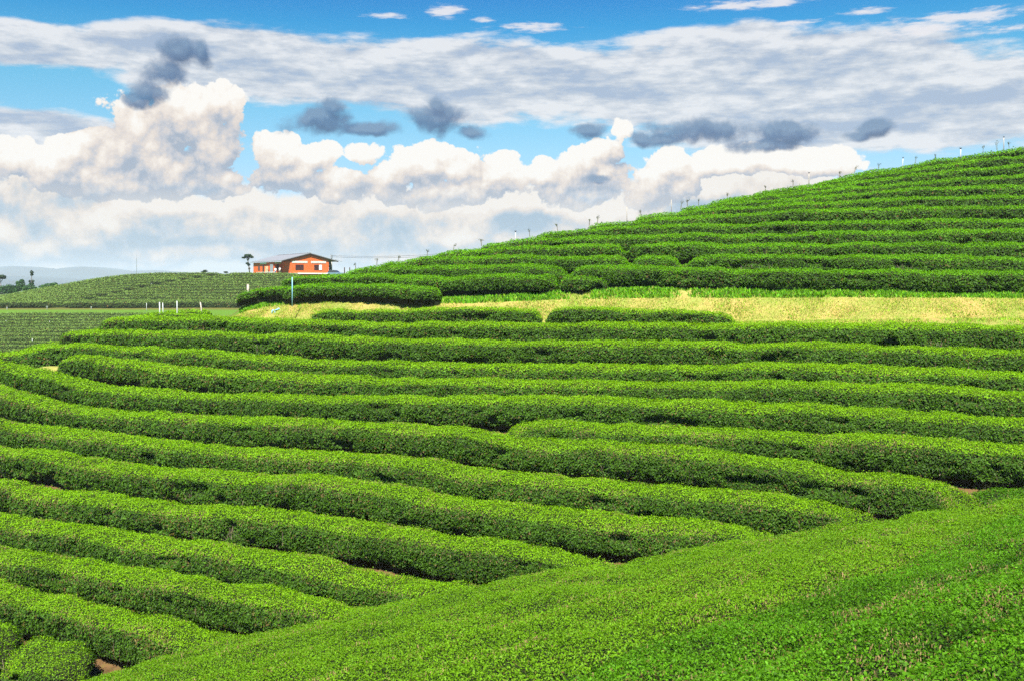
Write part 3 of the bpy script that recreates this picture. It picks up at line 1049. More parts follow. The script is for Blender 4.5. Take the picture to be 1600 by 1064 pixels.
person((uu(437.2) * 200.3, 200.3, 1.22), -.5, 'person in white shirt and dark cap standing beside the grey door of the house', M['olive'], 1.70, .6, True)
person((uu(430.4) * 201.5, 201.5, 1.22), .3, 'person in white shirt and blue jeans with black hair, nearest the cream board', M['jeans'], 1.58, .8)


# ------------------------------------------------------------------ leaves in a volume (trees, bushes, weeds)
def leaf_cloud(blobs, n, L, seed, name, mat, parent, age=(.2, .8), shell=.55):
    r = np.random.default_rng(seed)
    b = np.array(blobs, float)
    wv = b[:, 3] * b[:, 4] * b[:, 5]
    wv = wv ** .67
    i = r.choice(len(b), n, p=wv / wv.sum())
    d = r.normal(size=(n, 3)); d /= np.linalg.norm(d, axis=1, keepdims=True)
    rad = (shell + (1 - shell) * r.random(n)) ** .6 * r.uniform(.75, 1.08, n)
    p = b[i, :3] + d * b[i, 3:6] * rad[:, None]
    p += (fbm(p * (1.2 / b[i, 3:4].mean()), seed, 2)[:, None]) * d * b[i, 3:6] * .8
    nl = d + r.normal(size=(n, 3)) * .5
    nl[:, 2] += .3
    nl /= np.linalg.norm(nl, axis=1, keepdims=True)
    V = leaf_quads(p.astype(np.float32), nl.astype(np.float32), (L * r.uniform(.6, 1.4, n)).astype(np.float32), -.1, r)
    cl = fbm(p * .9, seed + 3, 2)
    me = quads_mesh(name, V, n, [mat], {'age': np.clip(r.uniform(*age, n) + cl * .5, 0, 1), 'rnd': np.clip(.5 + r.normal(0, .22, n), 0, 1), 'dry': np.zeros(n)})
    return link(bpy.data.objects.new(name, me), parent)


def tree(name, x, D, ybase, label, trunk, blobs, n, L, seed, mat='crown', cat='tree', limbs=(), group=None, r0=.12):
    z = -(ybase - HZ) / F * D
    t = empty(name, (uu(x) * D, D, z))
    tag(t, label, cat, group)
    bm = bmesh.new()
    nn = len(trunk)
    add_tube(bm, trunk, [r0 * (1 - .6 * i / (nn - 1)) for i in range(nn)], 8)
    for lb in limbs:
        add_tube(bm, lb, [r0 * .45 * (1 - .6 * i / (len(lb) - 1)) for i in range(len(lb))], 6)
    bm_obj('trunk', bm, M['wood'], t, True)
    leaf_cloud(blobs, n, L, seed, 'crown', M[mat], t)
    return t


# papaya-like tree by the house
tree('papaya_tree', 388.3, 200, 427.5, 'slim bare-stemmed tree with a tuft of drooping leaves left of the orange house',
     [(0.25, 0, -.3), (.1, 0, 1.2), (-.1, 0, 2.4), (-.15, 0, 3.3)],
     [(-.15, 0, 3.55, .75, .6, .28), (-.95, 0, 3.15, .5, .4, .16), (.55, 0, 3.25, .45, .4, .2), (-.15, 0, 3.0, .25, .25, .4), (0, 0, 1.75, .38, .3, .28), (-.25, 0, 2.0, .3, .3, .16), (.1, .1, .9, .2, .2, .2)],
     520, .34, 5, 'crown_dark', limbs=([(-.15, 0, 3.2), (-.6, 0, 3.4), (-1.1, 0, 3.1)], [(-.15, 0, 3.2), (.2, 0, 3.5), (.65, 0, 3.2)]), r0=.13)
tree('slender_tree', 515.6, 213, 427, 'dark slender tree half hidden behind the right corner of the orange house',
     [(0, 0, -.4), (0, 0, 1.2), (.05, 0, 2.3)], [(0, 0, 1.6, .35, .4, .8), (.05, 0, .8, .3, .3, .5), (0, 0, 2.2, .25, .3, .35)], 420, .28, 6, 'crown', r0=.08)

# trees beyond the shoulder of the distant slope
TR = 'trees behind the shoulder of the distant slope'
tree('umbrella_tree', 1.5, 222, 466, 'flat topped tree cut by the left edge of the picture above the dark bushes',
     [(0, 0, -.8), (.05, 0, 2.0), (-.1, 0, 4.3)], [(-.2, 0, 4.75, 1.2, 1.0, .35), (.5, 0, 4.5, .7, .6, .25), (-.9, 0, 4.4, .7, .6, .3)], 750, .34, 11, 'crown_dark', limbs=([(0, 0, 3.6), (.4, 0, 4.2), (.6, 0, 4.5)],), group=TR, r0=.14)
tree('tall_thin_tree', 49, 218, 462, 'tall thin tree with two separate leaf tufts rising above the bushes at far left',
     [(-.1, 0, -.8), (0, 0, 2.2), (.05, 0, 3.6), (.1, 0, 5.0)], [(.1, 0, 4.95, .36, .3, .6), (.1, 0, 4.5, .42, .3, .28), (-.35, 0, 3.1, .3, .3, .3), (.35, 0, 3.1, .3, .3, .3), (0, 0, 2.5, .5, .4, .4)], 620, .26, 12, 'crown_dark', limbs=([(0, 0, 2.4), (.2, 0, 2.8), (.35, 0, 3.1)], [(0, 0, 2.4), (-.2, 0, 2.8), (-.35, 0, 3.1)]), group=TR, r0=.10)
tree('bushy_tree', 31, 224, 462, 'bushy mid green tree with a spiky top just left of the tall thin tree',
     [(0, 0, -.8), (.05, 0, 1.4), (0, 0, 2.8)], [(0, 0, 2.0, 1.3, 1.2, 1.1), (.4, 0, 3.2, .6, .6, .5), (-.6, 0, 2.8, .5, .5, .5), (-1.4, 0, 1.4, 1.1, 1, .8)], 1500, .36, 13, group=TR)
tree('bushy_tree', 14, 220, 465, 'low bushy tree at the far left below the flat topped tree',
     [(0, 0, -.8), (0, 0, 1.2), (.1, 0, 2.2)], [(0, 0, 1.8, 1.5, 1.2, 1.1), (1.2, 0, 1.5, 1.0, .9, .8), (-1.5, 0, 1.7, 1.2, 1, 1.0)], 1500, .36, 14, group=TR)
tree('bushy_tree', 47, 216, 461, 'dense rounded bush at the foot of the tall thin tree',
     [(0, 0, -.8), (0, 0, .9), (0, 0, 1.7)], [(0, 0, 1.4, 1.2, 1, .9), (.9, 0, 1.0, .8, .8, .7), (-.9, 0, 1.2, .8, .8, .7)], 1100, .34, 15, group=TR)
tree('bushy_tree', 76, 214, 453, 'pale green low shrub on the shoulder right of the tall thin tree',
     [(0, 0, -.6), (0, 0, .6), (0, 0, 1.2)], [(0, 0, .9, 1.0, .9, .5), (1.1, 0, 1.1, .8, .8, .45), (-1.2, 0, .6, 1.0, .8, .5)], 800, .32, 16, group=TR)
tree('small_shrub', 320, 199, 427.8, 'small round dark shrub on the skyline of the distant slope', [(0, 0, -.4), (0, 0, .2), (0, 0, .5)],
     [(0, 0, .45, .55, .4, .3), (-.4, 0, .3, .4, .3, .2)], 260, .24, 17, 'crown_dark', 'shrub', r0=.05)
tree('small_shrub', 353, 199, 427.8, 'tiny flat dark shrub on the skyline left of the slim bare-stemmed tree', [(0, 0, -.4), (0, 0, .1), (0, 0, .3)],
     [(0, 0, .25, .5, .4, .18)], 160, .22, 18, 'crown_dark', 'shrub', r0=.04)


# ------------------------------------------------------------------ posts, pipes, pole, mast
def post(name, x, yb, yt, D, label, mat, r=.05, group=None, lean=0.0, head=True, cat='post', sink=.5):
    X, Y = float(uu(x)) * D, D
    zb_, zt_ = -(yb - HZ) / F * D, -(yt - HZ) / F * D
    p = empty(name, (X, Y, zb_))
    tag(p, label, cat, group)
    h = zt_ - zb_
    bm = bmesh.new()
    add_tube(bm, [(-lean * .25, 0, -sink), (lean * .35, 0, h * .5), (lean, 0, h)], [r, r * .95, r * .85], 8)
    bm_obj('pole', bm, M[mat], p, True)
    if head:
        bm = bmesh.new()
        add_tube(bm, [(lean, 0, h + .002), (lean, 0, h + .07)], r * .75, 8)
        add_tube(bm, [(lean - r * 2.2, 0, h + .09), (lean + r * 2.2, 0, h + .09)], r * .55, 6)
        bm_obj('sprinkler_head', bm, M['black'] if mat != 'pvcblue' else M['pvc'], p)
    else:
        bm = bmesh.new()
        add_tube(bm, [(lean, 0, h + .002), (lean, 0, h + .03)], r * .9, 8)
        bm_obj('cap', bm, M[mat], p)
    return p


SP = 'sprinkler posts along the skyline of the right hill'
post('sprinkler_post', 805.5, 382, 364, 61.0, 'white sprinkler post on the left shoulder of the right hill', 'pvc', .035, SP)
post('sprinkler_post', 1264, 285, 272, 70.5, 'short dark sprinkler post on the skyline, right of middle', 'weathered', .03, SP)
post('sprinkler_post', 1410, 264, 248.5, 71.0, 'slim white sprinkler post leaning right, just below the skyline', 'pvc', .03, SP, .05)
post('sprinkler_post', 1501, 249, 234, 71.5, 'white sprinkler post with a dark T-shaped head near the skyline', 'pvc', .045, SP)
post('sprinkler_post', 1568.5, 232, 216, 75.0, 'grey sprinkler post farthest right on the skyline', 'weathered', .03, SP)
post('sprinkler_post', 979.5, 341, 324, 65.5, 'thin dark stick on the skyline above the middle of the hill', 'weathered', .02, SP, head=False)
post('sprinkler_post', 1049, 328, 313, 66.5, 'thin brown stick on the skyline right of the thin dark stick', 'weathered', .022, SP, head=False)
post('water_pole', 456.7, 466, 434, 57.6, 'pale blue water pole at the left tip of the right hill', 'pvcblue', .032, head=False, cat='pole')
post('fence_stake', 387.5, 462, 445, 66, 'stubby weathered stake behind the tip of the right hill', 'weathered', .09, head=False, cat='stake')
ST = 'white stakes at the left end of the terrace'
for x, yb, yt, D, r, ln, lab in ((249.8, 499, 473, 60.6, .04, -.02, 'thick white stake, left one of the close pair on the terrace'),
                          (255.0, 499, 474, 60.6, .03, -.03, 'white stake, right one of the close pair on the terrace'),
                          (276.8, 499, 471, 60.8, .034, -.01, 'tallest white stake, standing between the close pair and the leaning one'),
                          (315.5, 492, 473, 62.0, .045, -.10, 'pale stake leaning left at the end of the terrace')):
    post('white_stake', x, yb, yt, D, lab, 'pvc' if x < 300 else 'weathered', r, ST, ln, False, 'stake')

# pale blue pipe outlet on the bank
pz = float(ground(np.array([uu(428.) * 59.6]), np.array([59.6]))[0])
pp = empty('water_outlet', (float(uu(428.)) * 59.6, 59.6, pz))
pp.scale = (.7, .7, .7)
tag(pp, 'pale blue bent pipe outlet on top of the dry bank', 'pipe')
bm = bmesh.new()
add_tube(bm, [(-.16, 0, -.15), (-.16, 0, .14), (-.12, 0, .21), (-.02, 0, .24), (.06, 0, .21), (.08, 0, .10), (.08, 0, -.15)], .05, 8)
bm_obj('elbow', bm, M['pvcblue'], pp, True)
bm = bmesh.new()
add_tube(bm, [(.09, .1, .22), (.45, .15, .34)], .055, 8)
bm_obj('side_pipe', bm, M['pvcblue'], pp, True)
bm = bmesh.new()
add_tube(bm, [(.36, .14, .375), (.36, .14, .46)], .05, 8)
bm_obj('valve', bm, M['pvc'], pp)

# small posts on the distant slope
low = [(38.5, 510, 503), (125, 499, 494), (313, 497, 492)]
dist = [(9.5, 507, 501), (31, 498, 494), (78, 498, 493.5), (77.5, 508, 502), (139.5, 499, 493.5), (154, 507, 502.5), (50.5, 537.5, 529), (11, 484, 480), (73.5, 483, 478.5), (142.5, 483, 479.5), (229, 487, 474)]
dist.sort()
for j, (x, yb, yt) in enumerate(dist):
    Ds = np.arange(112, 164, .25)
    zs = ground(uu(x) * Ds, Ds)
    D = float(Ds[np.argmin(np.abs(HZ - zs / Ds * F - yb))])
    post('marker_post', x, yb, yt, D, ORD[j] + ' pale marker post from the left on the distant lower slope', 'pvc', .045, 'marker posts on the distant lower slope', 0, False, 'post', .3)
dist = [(23.5, 471, 466), (85.5, 469.5, 464.5), (94.5, 458.5, 455), (127.5, 445.5, 442.5), (134, 457, 454), (196.5, 443.5, 440), (236.5, 446.5, 443.5), (246.5, 459.5, 456.5), (298.5, 435.5, 433), (313.5, 431.8, 428.6), (324.5, 467.5, 463.5), (351.5, 444.5, 442.5), (399.5, 436, 433), (244, 432, 429.5)]
dist.sort()
for j, (x, yb, yt) in enumerate(dist):
    Ds = np.arange(163, 199, .25)
    zs = ground(uu(x) * Ds, Ds)
    D = float(Ds[np.argmin(np.abs(HZ - zs / Ds * F - yb))])
    post('marker_post', x, yb, yt, D, ORD[j] + ' pale marker post from the left on the distant upper slope', 'pvc', .045, 'marker posts on the distant upper slope', 0, False, 'post', .3)

# utility pole with transformer, wires, mast
D = 214.0
UP = empty('utility_pole', (float(uu(518.2)) * D, D, 1.5))
tag(UP, 'dark utility pole with a small transformer behind the right corner of the house', 'utility pole')
bm = bmesh.new(); add_tube(bm, [(0, 0, -.6), (0, 0, 4.1)], [.13, .10], 8)
bm_obj('pole', bm, M['concrete'], UP, True)
bm = bmesh.new(); add_tube(bm, [(0, -.22, 3.45), (0, -.22, 4.15)], .2, 10)
add_tube(bm, [(-.05, -.22, 4.151), (-.05, -.22, 4.3)], .04, 6)
bm_obj('transformer', bm, M['steel'], UP)
bm = bmesh.new(); add_box(bm, -.45, .45, -.05, .05, 3.95, 4.03)
bm_obj('crossarm', bm, M['weathered'], UP)
bm = bmesh.new()
add_tube(bm, [(0.1, 0, 3.2), (1.5, -.2, 3.0), (1.9, -.25, 2.9)], .05, 6)
add_tube(bm, [(1.85, -.25, 2.86), (2.3, -.3, 2.82)], .09, 6)
bm_obj('lamp_arm', bm, M['steel'], UP)
for (za, yb2, lab) in ((4.02, 395.5, 'upper thin power cable running right from the utility pole'), (3.75, 398.5, 'lower thin power cable running right from the utility pole')):
    x0, z0 = float(uu(518.2)) * D, 1.5 + za
    D1 = 190.0
    x1, z1 = float(uu(740)) * D1, -(yb2 - 3 - HZ) / F * D1
    bm = bmesh.new()
    pts = []
    for t in np.linspace(0, 1, 24):
        sag = 4 * t * (1 - t) * .55
        pts.append((x0 + (x1 - x0) * t, D + (D1 - D) * t, z0 + (z1 - z0) * t - sag))
    add_tube(bm, pts, .026, 5)
    o = bm_obj('power_cable', bm, M['black'])
    tag(o, lab, 'cable', 'power cables by the house')
D = 225.0
z0 = float(back(np.array([uu(213.4)]), np.array([D]))[0])
MA = empty('radio_mast', (float(uu(213.4)) * D, D, z0))
tag(MA, 'thin radio mast on the skyline of the distant slope', 'mast')
bm = bmesh.new(); add_tube(bm, [(0, 0, -.5), (0, 0, 5.2 - z0)], [.07, .045], 6)
for k in range(10):
    add_tube(bm, [(-.09, 0, .3 + k * .33), (.09, 0, .45 + k * .33)], .012, 4)
bm_obj('pole', bm, M['steel'], MA)
bm = bmesh.new(); add_tube(bm, [(0, 0, 5.2 - z0), (0, 0, 6.0 - z0)], .02, 5)
bm_obj('aerial', bm, M['steel'], MA)

# car roof showing beside the house
D = 208.0
CA = empty('parked_car', (float(uu(523.5)) * D, D, .95), -.25)
tag(CA, 'blue grey car beside the house, only its roof line above the tea', 'car')
bm = bmesh.new()
add_prism(bm, [(-1.9, .28), (1.9, .28), (1.95, .62), (1.75, .80), (.95, .88), (-1.6, .90), (-1.92, .80)], -.8, .8)
bmesh.ops.bevel(bm, geom=list(bm.edges), offset=.05, segments=2, affect='EDGES')
bm_obj('body', bm, M['carpaint'], CA)
bm = bmesh.new()
add_prism(bm, [(-1.45, .895), (.92, .875), (.30, 1.30), (-.05, 1.36), (-.9, 1.34), (-1.2, 1.22)], -.70, .70)
bmesh.ops.bevel(bm, geom=list(bm.edges), offset=.04, segments=2, affect='EDGES')
bm_obj('cabin', bm, M['glass'], CA)
bm = bmesh.new()
add_prism(bm, [(.32, 1.32), (-.05, 1.385), (-.95, 1.365), (-1.22, 1.24), (-.92, 1.345), (-.05, 1.362)], -.68, .68)
bm_obj('roof_panel', bm, M['carpaint'], CA)
for sx in (-1.2, 1.2):
    for sy in (-.82, .82):
        bm = bmesh.new(); add_tube(bm, [(sx, sy - .1, .32), (sx, sy + .1, .32)], .32, 14)
        w = bm_obj('wheel', bm, M['black'], CA)
        bm = bmesh.new(); add_tube(bm, [(sx, sy - .105, .32), (sx, sy + .105, .32)], .18, 12)
        bm_obj('rim', bm, M['steel'], w)

# small dark garden posts beside the car
for x, lab in ((538.3, 'short dark garden post just right of the car roof'), (546.5, 'short dark garden post, second right of the car roof')):
    post('garden_post', x, 424, 418.5, 140.0, lab, 'soffit', .07, 'garden posts by the car', 0, False, 'post', 1.5)


# ------------------------------------------------------------------ weeds on the skyline
def weed(x, hgt, label, seed, lean=0.0, leafy=14, dd=-.15):
    u = float(uu(x))
    Y = float(Yc(u)) + dd
    z = float(hill(np.array([u]), np.array([Y]))[0])
    w = empty('weed', (u * Y, Y, z))
    tag(w, label, 'weed', 'weeds sticking up along the skyline of the right hill')
    r = np.random.default_rng(seed)
    bm = bmesh.new()
    tops = []
    for k in range(3):
        a = lean + r.normal(0, .45)
        h = hgt * r.uniform(.55, 1.0)
        pts = [(r.normal(0, .03), 0, -.3), (a * h * .4, r.normal(0, .03), h * .55), (a * h, r.normal(0, .05), h)]
        add_tube(bm, pts, [.010, .008, .005], 5)
        tops.append(pts)
    bm_obj('stem', bm, M['weed_stem'], w)
    bl = []
    for t in tops:
        bl.append((t[2][0], t[2][1], t[2][2] - .04, .08, .08, .10))
        bl.append((t[1][0], t[1][1], t[1][2], .09, .09, .12))
    leaf_cloud(bl, leafy * 3, .055, seed, 'leaf_tuft', M['weed'], w, (.1, .7), .1)


M['weed_stem'] = simple('weed_stem', (.13, .12, .05), .9, .3, 9.0, .1)
wx = [556, 572, 590, 607, 623, 645, 668, 689, 708, 733, 752, 782, 828, 846, 871, 897, 921, 928, 934, 956, 1000, 1020, 1064, 1073, 1092, 1114, 1136, 1180, 1196, 1215, 1240, 1290, 1312, 1330, 1335, 1348, 1372, 1388, 1430, 1449, 1462, 1524, 1536, 1557, 1576, 1592]
rw = np.random.default_rng(3)
ORD2 = lambda n: ('%d%s' % (n, 'th' if 10 <= n % 100 <= 20 else {1: 'st', 2: 'nd', 3: 'rd'}.get(n % 10, 'th')))
wx = [x for i, x in enumerate(wx) if i % 2 == 0 or x in (1557, 1073, 934, 1335, 1064)]
for j, x in enumerate(wx):
    big = {1557: .75, 1073: .7, 934: .6, 1335: .6, 1064: .5}.get(x, None)
    h = (big or float(rw.uniform(.12, .45))) * .6
    weed(x, h, ('tall leafy' if h > .45 else 'short wispy') + ' weed on the hill skyline, ' + ORD2(j + 1) + ' in line from the house', 300 + j, float(rw.normal(0, .4)))


# ------------------------------------------------------------------ grass of the bank and mountains
def blades(name, n, sel, lo, hi, age, dry, seed, Lr, label):
    r = np.random.default_rng(seed)
    xs = r.uniform(lo, hi, n * 3)
    u = uu(xs)
    a, b = sel
    Ya, Yb_ = a(u), b(u)
    Y = Ya + (Yb_ - Ya) * r.random(n * 3)
    X = u * Y
    f = fbm(np.stack([X * .9, Y * .9, X * 0], -1), seed, 3)
    k = np.argsort(-(f * .5 + r.uniform(-.2, .2, n * 3)))[:n]
    X, Y = X[k], Y[k]
    Z = ground(X, Y)
    L = r.uniform(*Lr, n)
    d = r.normal(0, .45, (n, 3)); d[:, 2] = 1
    d /= np.linalg.norm(d, axis=1, keepdims=True)
    nl = np.stack([r.normal(0, .5, n), -np.ones(n), r.normal(.3, .3, n)], -1)
    nl -= d * (nl * d).sum(1, keepdims=True)
    nl /= np.linalg.norm(nl, axis=1, keepdims=True)
    e = np.cross(nl, d)
    c = np.stack([X, Y, Z], -1)
    W = (L * r.uniform(.10, .22, n))[:, None]
    V = np.empty((n, 4, 3), np.float32)
    V[:, 0] = c - e * W - d * .03
    V[:, 1] = c + e * W - d * .03
    V[:, 2] = c + d * L[:, None] + e * W * .2 + nl * W
    V[:, 3] = c + d * L[:, None] * .6 - e * W * .9
    me = quads_mesh(name, V.reshape(-1, 3), n, [M['grass']], {'age': np.clip(r.normal(age, .2, n), 0, 1), 'rnd': r.random(n), 'dry': (r.random(n) < dry) * r.uniform(.5, 1, n)})
    o = link(bpy.data.objects.new(name, me))
    tag(o, kind='stuff')


blades('grass', 60000, (lambda u: Yb(u) - .7 - .7 * sstep(uu(480), uu(800), u), lambda u: Yb(u) + .55), 375, 1680, .55, .04, 81, (.08, .24), '')
blades('bank_grass', 45000, (lambda u: Yt(u) + .1, lambda u: Yb(u) - .9), 350, 1680, .95, .6, 82, (.04, .10), '')
blades('verge_grass', 9000, (lambda u: Yt(u) - 2.6, lambda u: Yt(u) + .1), 1130, 1680, .9, .35, 83, (.04, .11), '')


def mountains():
    mat = simple('forested_mountain', (.022, .045, .05), .9, .4, .004, .1)
    for name, D, prof in (('mountains', 5200, [(-700, 436), (-400, 424), (-200, 430), (-60, 421), (0, 417), (30, 415), (50, 418.5), (72, 423.5), (90, 420), (118, 417), (137, 416), (155, 420), (175, 424), (200, 424), (235, 422.5), (258, 423), (280, 427), (340, 431), (500, 434), (800, 434), (1200, 432), (2200, 436)]),
                          ('foothills', 3900, [(-700, 440), (-300, 436), (-100, 433), (0, 431.5), (25, 435), (60, 438), (100, 440), (300, 443), (2200, 443)])):
        prof = np.array(prof, float)
        x = np.linspace(-700, 2200, 500)
        y = np.interp(x, prof[:, 0], prof[:, 1])
        y = np.convolve(np.pad(y, 3, mode='edge'), np.ones(7) / 7, mode='valid')
        k = np.linspace(0, 1, 14)
        u = uu(x)[:, None]
        Y = D - 700 * (1 - k)[None, :] + 0 * u
        h = (HZ - y)[:, None] / F * D + 15
        z = h * np.sin(k * math.pi / 2)[None, :] ** .9
        P = np.stack([u * Y, Y, z], -1)
        z = z + (fbm(P * .004, 17, 4) * .28 * h) * np.sin(k * math.pi)[None, :] - 15.2
        P[..., 2] = z
        # far side
        Pb = P[:, ::-1].copy()
        Pb[..., 1] = 2 * D - Pb[..., 1]
        P = np.concatenate([P, Pb[:, 1:]], 1)
        o = link(bpy.data.objects.new(name, grid_mesh(name, P[::-1], [mat])))
        tag(o, kind='structure')


mountains()


# ------------------------------------------------------------------ camera
cam = bpy.data.cameras.new('camera')
cam.lens = 36.0 * F / 1600.0
cam.sensor_width = 36.0
cam.shift_y = -(532.0 - HZ) / 1600.0
cam.clip_start = .1
cam.clip_end = 30000
co = link(bpy.data.objects.new('camera', cam))
co.rotation_euler = (math.radians(90), 0, 0)
sc = bpy.context.scene
sc.camera = co

# ------------------------------------------------------------------ light
EXPO = 1.6
SUN_EL, SUN_AZ = math.radians(54), math.radians(188)      # azimuth from +Y towards +X: behind the camera
sd = Vector((math.sin(SUN_AZ) * math.cos(SUN_EL), math.cos(SUN_AZ) * math.cos(SUN_EL), math.sin(SUN_EL)))
sun = bpy.data.lights.new('sun', 'SUN')
sun.energy = 4.2
sun.angle = math.radians(.53)
sun.color = (1.0, .95, .86)
so = link(bpy.data.objects.new('sun', sun))
so.rotation_euler = (-sd).to_track_quat('-Z', 'Y').to_euler()
so.location = (0, -20, 60)


# ------------------------------------------------------------------ sky with clouds
def sky():
    w = bpy.data.worlds.new('World')
    sc.world = w
    w.use_nodes = True
    nt = w.node_tree
    nt.nodes.clear()
    N, L = nt.nodes, nt.links
    SK = 10.0 / 2 ** EXPO          # cloud radiances are given as displayed values; background strength is 0.1

    def ang(x, y):
        u, v = (x - 800) / F, (HZ - y) / F
        return math.atan(u), math.atan(v / math.sqrt(1 + u * u))

    def mathn(nt_, op, a, b=None, c=None, clamp=False):
        n = nt_.nodes.new('ShaderNodeMath'); n.operation = op; n.use_clamp = clamp
        for i, v in enumerate((a, b, c)):
            if v is None: continue
            if isinstance(v, (int, float)): n.inputs[i].default_value = v
            else: nt_.links.new(v, n.inputs[i])
        return n.outputs[0]

    def vmath(nt_, op, a, b=None, c=None):
        n = nt_.nodes.new('ShaderNodeVectorMath'); n.operation = op
        for i, v in enumerate((a, b, c)):
            if v is None: continue
            if isinstance(v, tuple): n.inputs[i].default_value = v
            else: nt_.links.new(v, n.inputs[i])
        return n.outputs['Value'] if op == 'LENGTH' else n.outputs[0]

    def noise(nt_, v, scale, det=6, rough=.55, lac=2.0, col=False):
        n = nt_.nodes.new('ShaderNodeTexNoise')
        n.noise_dimensions = '2D'
        n.inputs['Scale'].default_value = scale
        n.inputs['Detail'].default_value = det
        n.inputs['Roughness'].default_value = rough
        n.inputs['Lacunarity'].default_value = lac
        nt_.links.new(v, n.inputs['Vector'])
        return n.outputs['Color'] if col else n.outputs['Fac']

    def sst(nt_, x, a, b):
        n = nt_.nodes.new('ShaderNodeMapRange'); n.interpolation_type = 'SMOOTHSTEP'
        n.inputs[1].default_value = a; n.inputs[2].default_value = b
        nt_.links.new(x, n.inputs[0])
        return n.outputs[0]

    def blobfield(nt_, v, blobs, k=.25):
        acc = None
        for (x, y, rx, ry) in blobs:
            a, e = ang(x, y)
            ia, ie = F / rx, F / ry
            d = vmath(nt_, 'MULTIPLY_ADD', v, (ia, ie, 0), (-a * ia, -e * ie, 0))
            l = vmath(nt_, 'LENGTH', d)
            acc = l if acc is None else mathn(nt_, 'SMOOTH_MIN', acc, l, k)
        return mathn(nt_, 'SUBTRACT', 1.0, mathn(nt_, 'POWER', mathn(nt_, 'MAXIMUM', acc, 0.0), 1.45))

    def group(name, build):
        g = bpy.data.node_groups.new(name, 'ShaderNodeTree')
        g.interface.new_socket('P', in_out='INPUT', socket_type='NodeSocketVector')
        g.interface.new_socket('F', in_out='OUTPUT', socket_type='NodeSocketFloat')
        gi, go = g.nodes.new('NodeGroupInput'), g.nodes.new('NodeGroupOutput')
        g.links.new(build(g, gi.outputs[0]), go.inputs[0])
        return g

    def use(g, v):
        n = N.new('ShaderNodeGroup'); n.node_tree = g
        L.new(v, n.inputs[0])
        return n.outputs[0]

    def cumulus(blobs, sc_, amp, warp, bias=.3, vor=.95):
        def b(g, v):
            wn = noise(g, v, sc_ * .5, 3, .5, col=True)
            wv = vmath(g, 'MULTIPLY_ADD', vmath(g, 'SUBTRACT', wn, (.5, .5, .5)), (warp, warp, 0), v)
            f = blobfield(g, wv, blobs)
            n1 = noise(g, wv, sc_ * .8, 8, .57, 2.1)
            vo = g.nodes.new('ShaderNodeTexVoronoi')
            vo.feature = 'F1'; vo.voronoi_dimensions = '2D'
            vo.inputs['Scale'].default_value = sc_ * .8
            vo.inputs['Detail'].default_value = 4
            vo.inputs['Roughness'].default_value = .56; vo.inputs['Lacunarity'].default_value = 2.15
            g.links.new(wv, vo.inputs['Vector'])
            bil = mathn(g, 'SUBTRACT', .45, vo.outputs['Distance'])
            f = mathn(g, 'MULTIPLY_ADD', mathn(g, 'SUBTRACT', n1, .5), amp, f)
            f = mathn(g, 'MULTIPLY_ADD', bil, amp * vor, f)
            return mathn(g, 'ADD', f, bias)
        return b

    tc = N.new('ShaderNodeTexCoord')
    sep = N.new('ShaderNodeSeparateXYZ')
    L.new(tc.outputs['Generated'], sep.inputs[0])
    az = mathn(nt, 'ARCTAN2', sep.outputs[0], sep.outputs[1])
    el = mathn(nt, 'ARCSINE', sep.outputs[2])
    cmb = N.new('ShaderNodeCombineXYZ')
    L.new(az, cmb.inputs[0]); L.new(el, cmb.inputs[1])
    P = cmb.outputs[0]

    def off(dx, dy):
        return vmath(nt, 'ADD', P, (dx, dy, 0))

    def ramp(src, stops, scale=1.0):
        r = N.new('ShaderNodeValToRGB')
        e = r.color_ramp.elements
        def c(t): return (*[(v / 255.0) ** 2.2 * 1.0 for v in t], 1)
        e[0].position, e[0].color = stops[0][0], c(stops[0][1])
        e[1].position, e[1].color = stops[-1][0], c(stops[-1][1])
        for p_, cc in stops[1:-1]:
            k = e.new(p_); k.color = c(cc)
        L.new(src, r.inputs[0])
        return r.outputs[0]

    def scale_col(c, s):
        return vmath(nt, 'MULTIPLY', c, (s, s, s))

    def mix(f, a, b):
        x = N.new('ShaderNodeMix'); x.data_type = 'RGBA'
        L.new(f, x.inputs[0]); L.new(a, x.inputs[6]); L.new(b, x.inputs[7])
        return x.outputs[2]

    # clear sky
    ns = N.new('ShaderNodeTexSky')
    ns.sky_type = 'NISHITA'
    ns.sun_disc = False
    ns.sun_elevation = SUN_EL
    ns.sun_rotation = SUN_AZ
    ns.air_density = 1.0
    ns.dust_density = .6
    ns.ozone_density = 2.0
    # deeper blue of the polarised tropical sky, paler to the horizon
    deep = ramp(mathn(nt, 'MULTIPLY', el, 2.0, clamp=True), [(0.0, (196, 196, 212)), (.14, (186, 194, 212)), (.26, (166, 202, 210)), (.40, (122, 200, 208)), (.50, (44, 176, 206)), (.58, (4, 152, 202)), (1.0, (2, 135, 200))])
    clear = vmath(nt, 'MULTIPLY', ns.outputs[0], vmath(nt, 'MULTIPLY', deep, (CLEAR, CLEAR, CLEAR)))

    # high streaked sheet
    sheet = [(60, 68, 330, 34), (330, 80, 300, 46), (560, 112, 330, 60), (760, 132, 260, 62), (1110, 62, 170, 34), (1180, 110, 420, 62), (1400, 165, 420, 72), (980, 150, 240, 62), (1600, 150, 300, 60), (1250, 205, 300, 40), (60, 205, 130, 30), (300, 122, 120, 34)]
    Ps = vmath(nt, 'MULTIPLY', P, (1.0, 2.9, 1.0))
    sn = noise(nt, Ps, 9.0, 9, .6)
    sn2 = noise(nt, vmath(nt, 'MULTIPLY', P, (1.0, 5.0, 1.0)), 26.0, 6, .6)
    sf = blobfield(nt, P, sheet, .3)
    sfield = mathn(nt, 'MULTIPLY_ADD', mathn(nt, 'SUBTRACT', sn, .5), 1.25, sf)
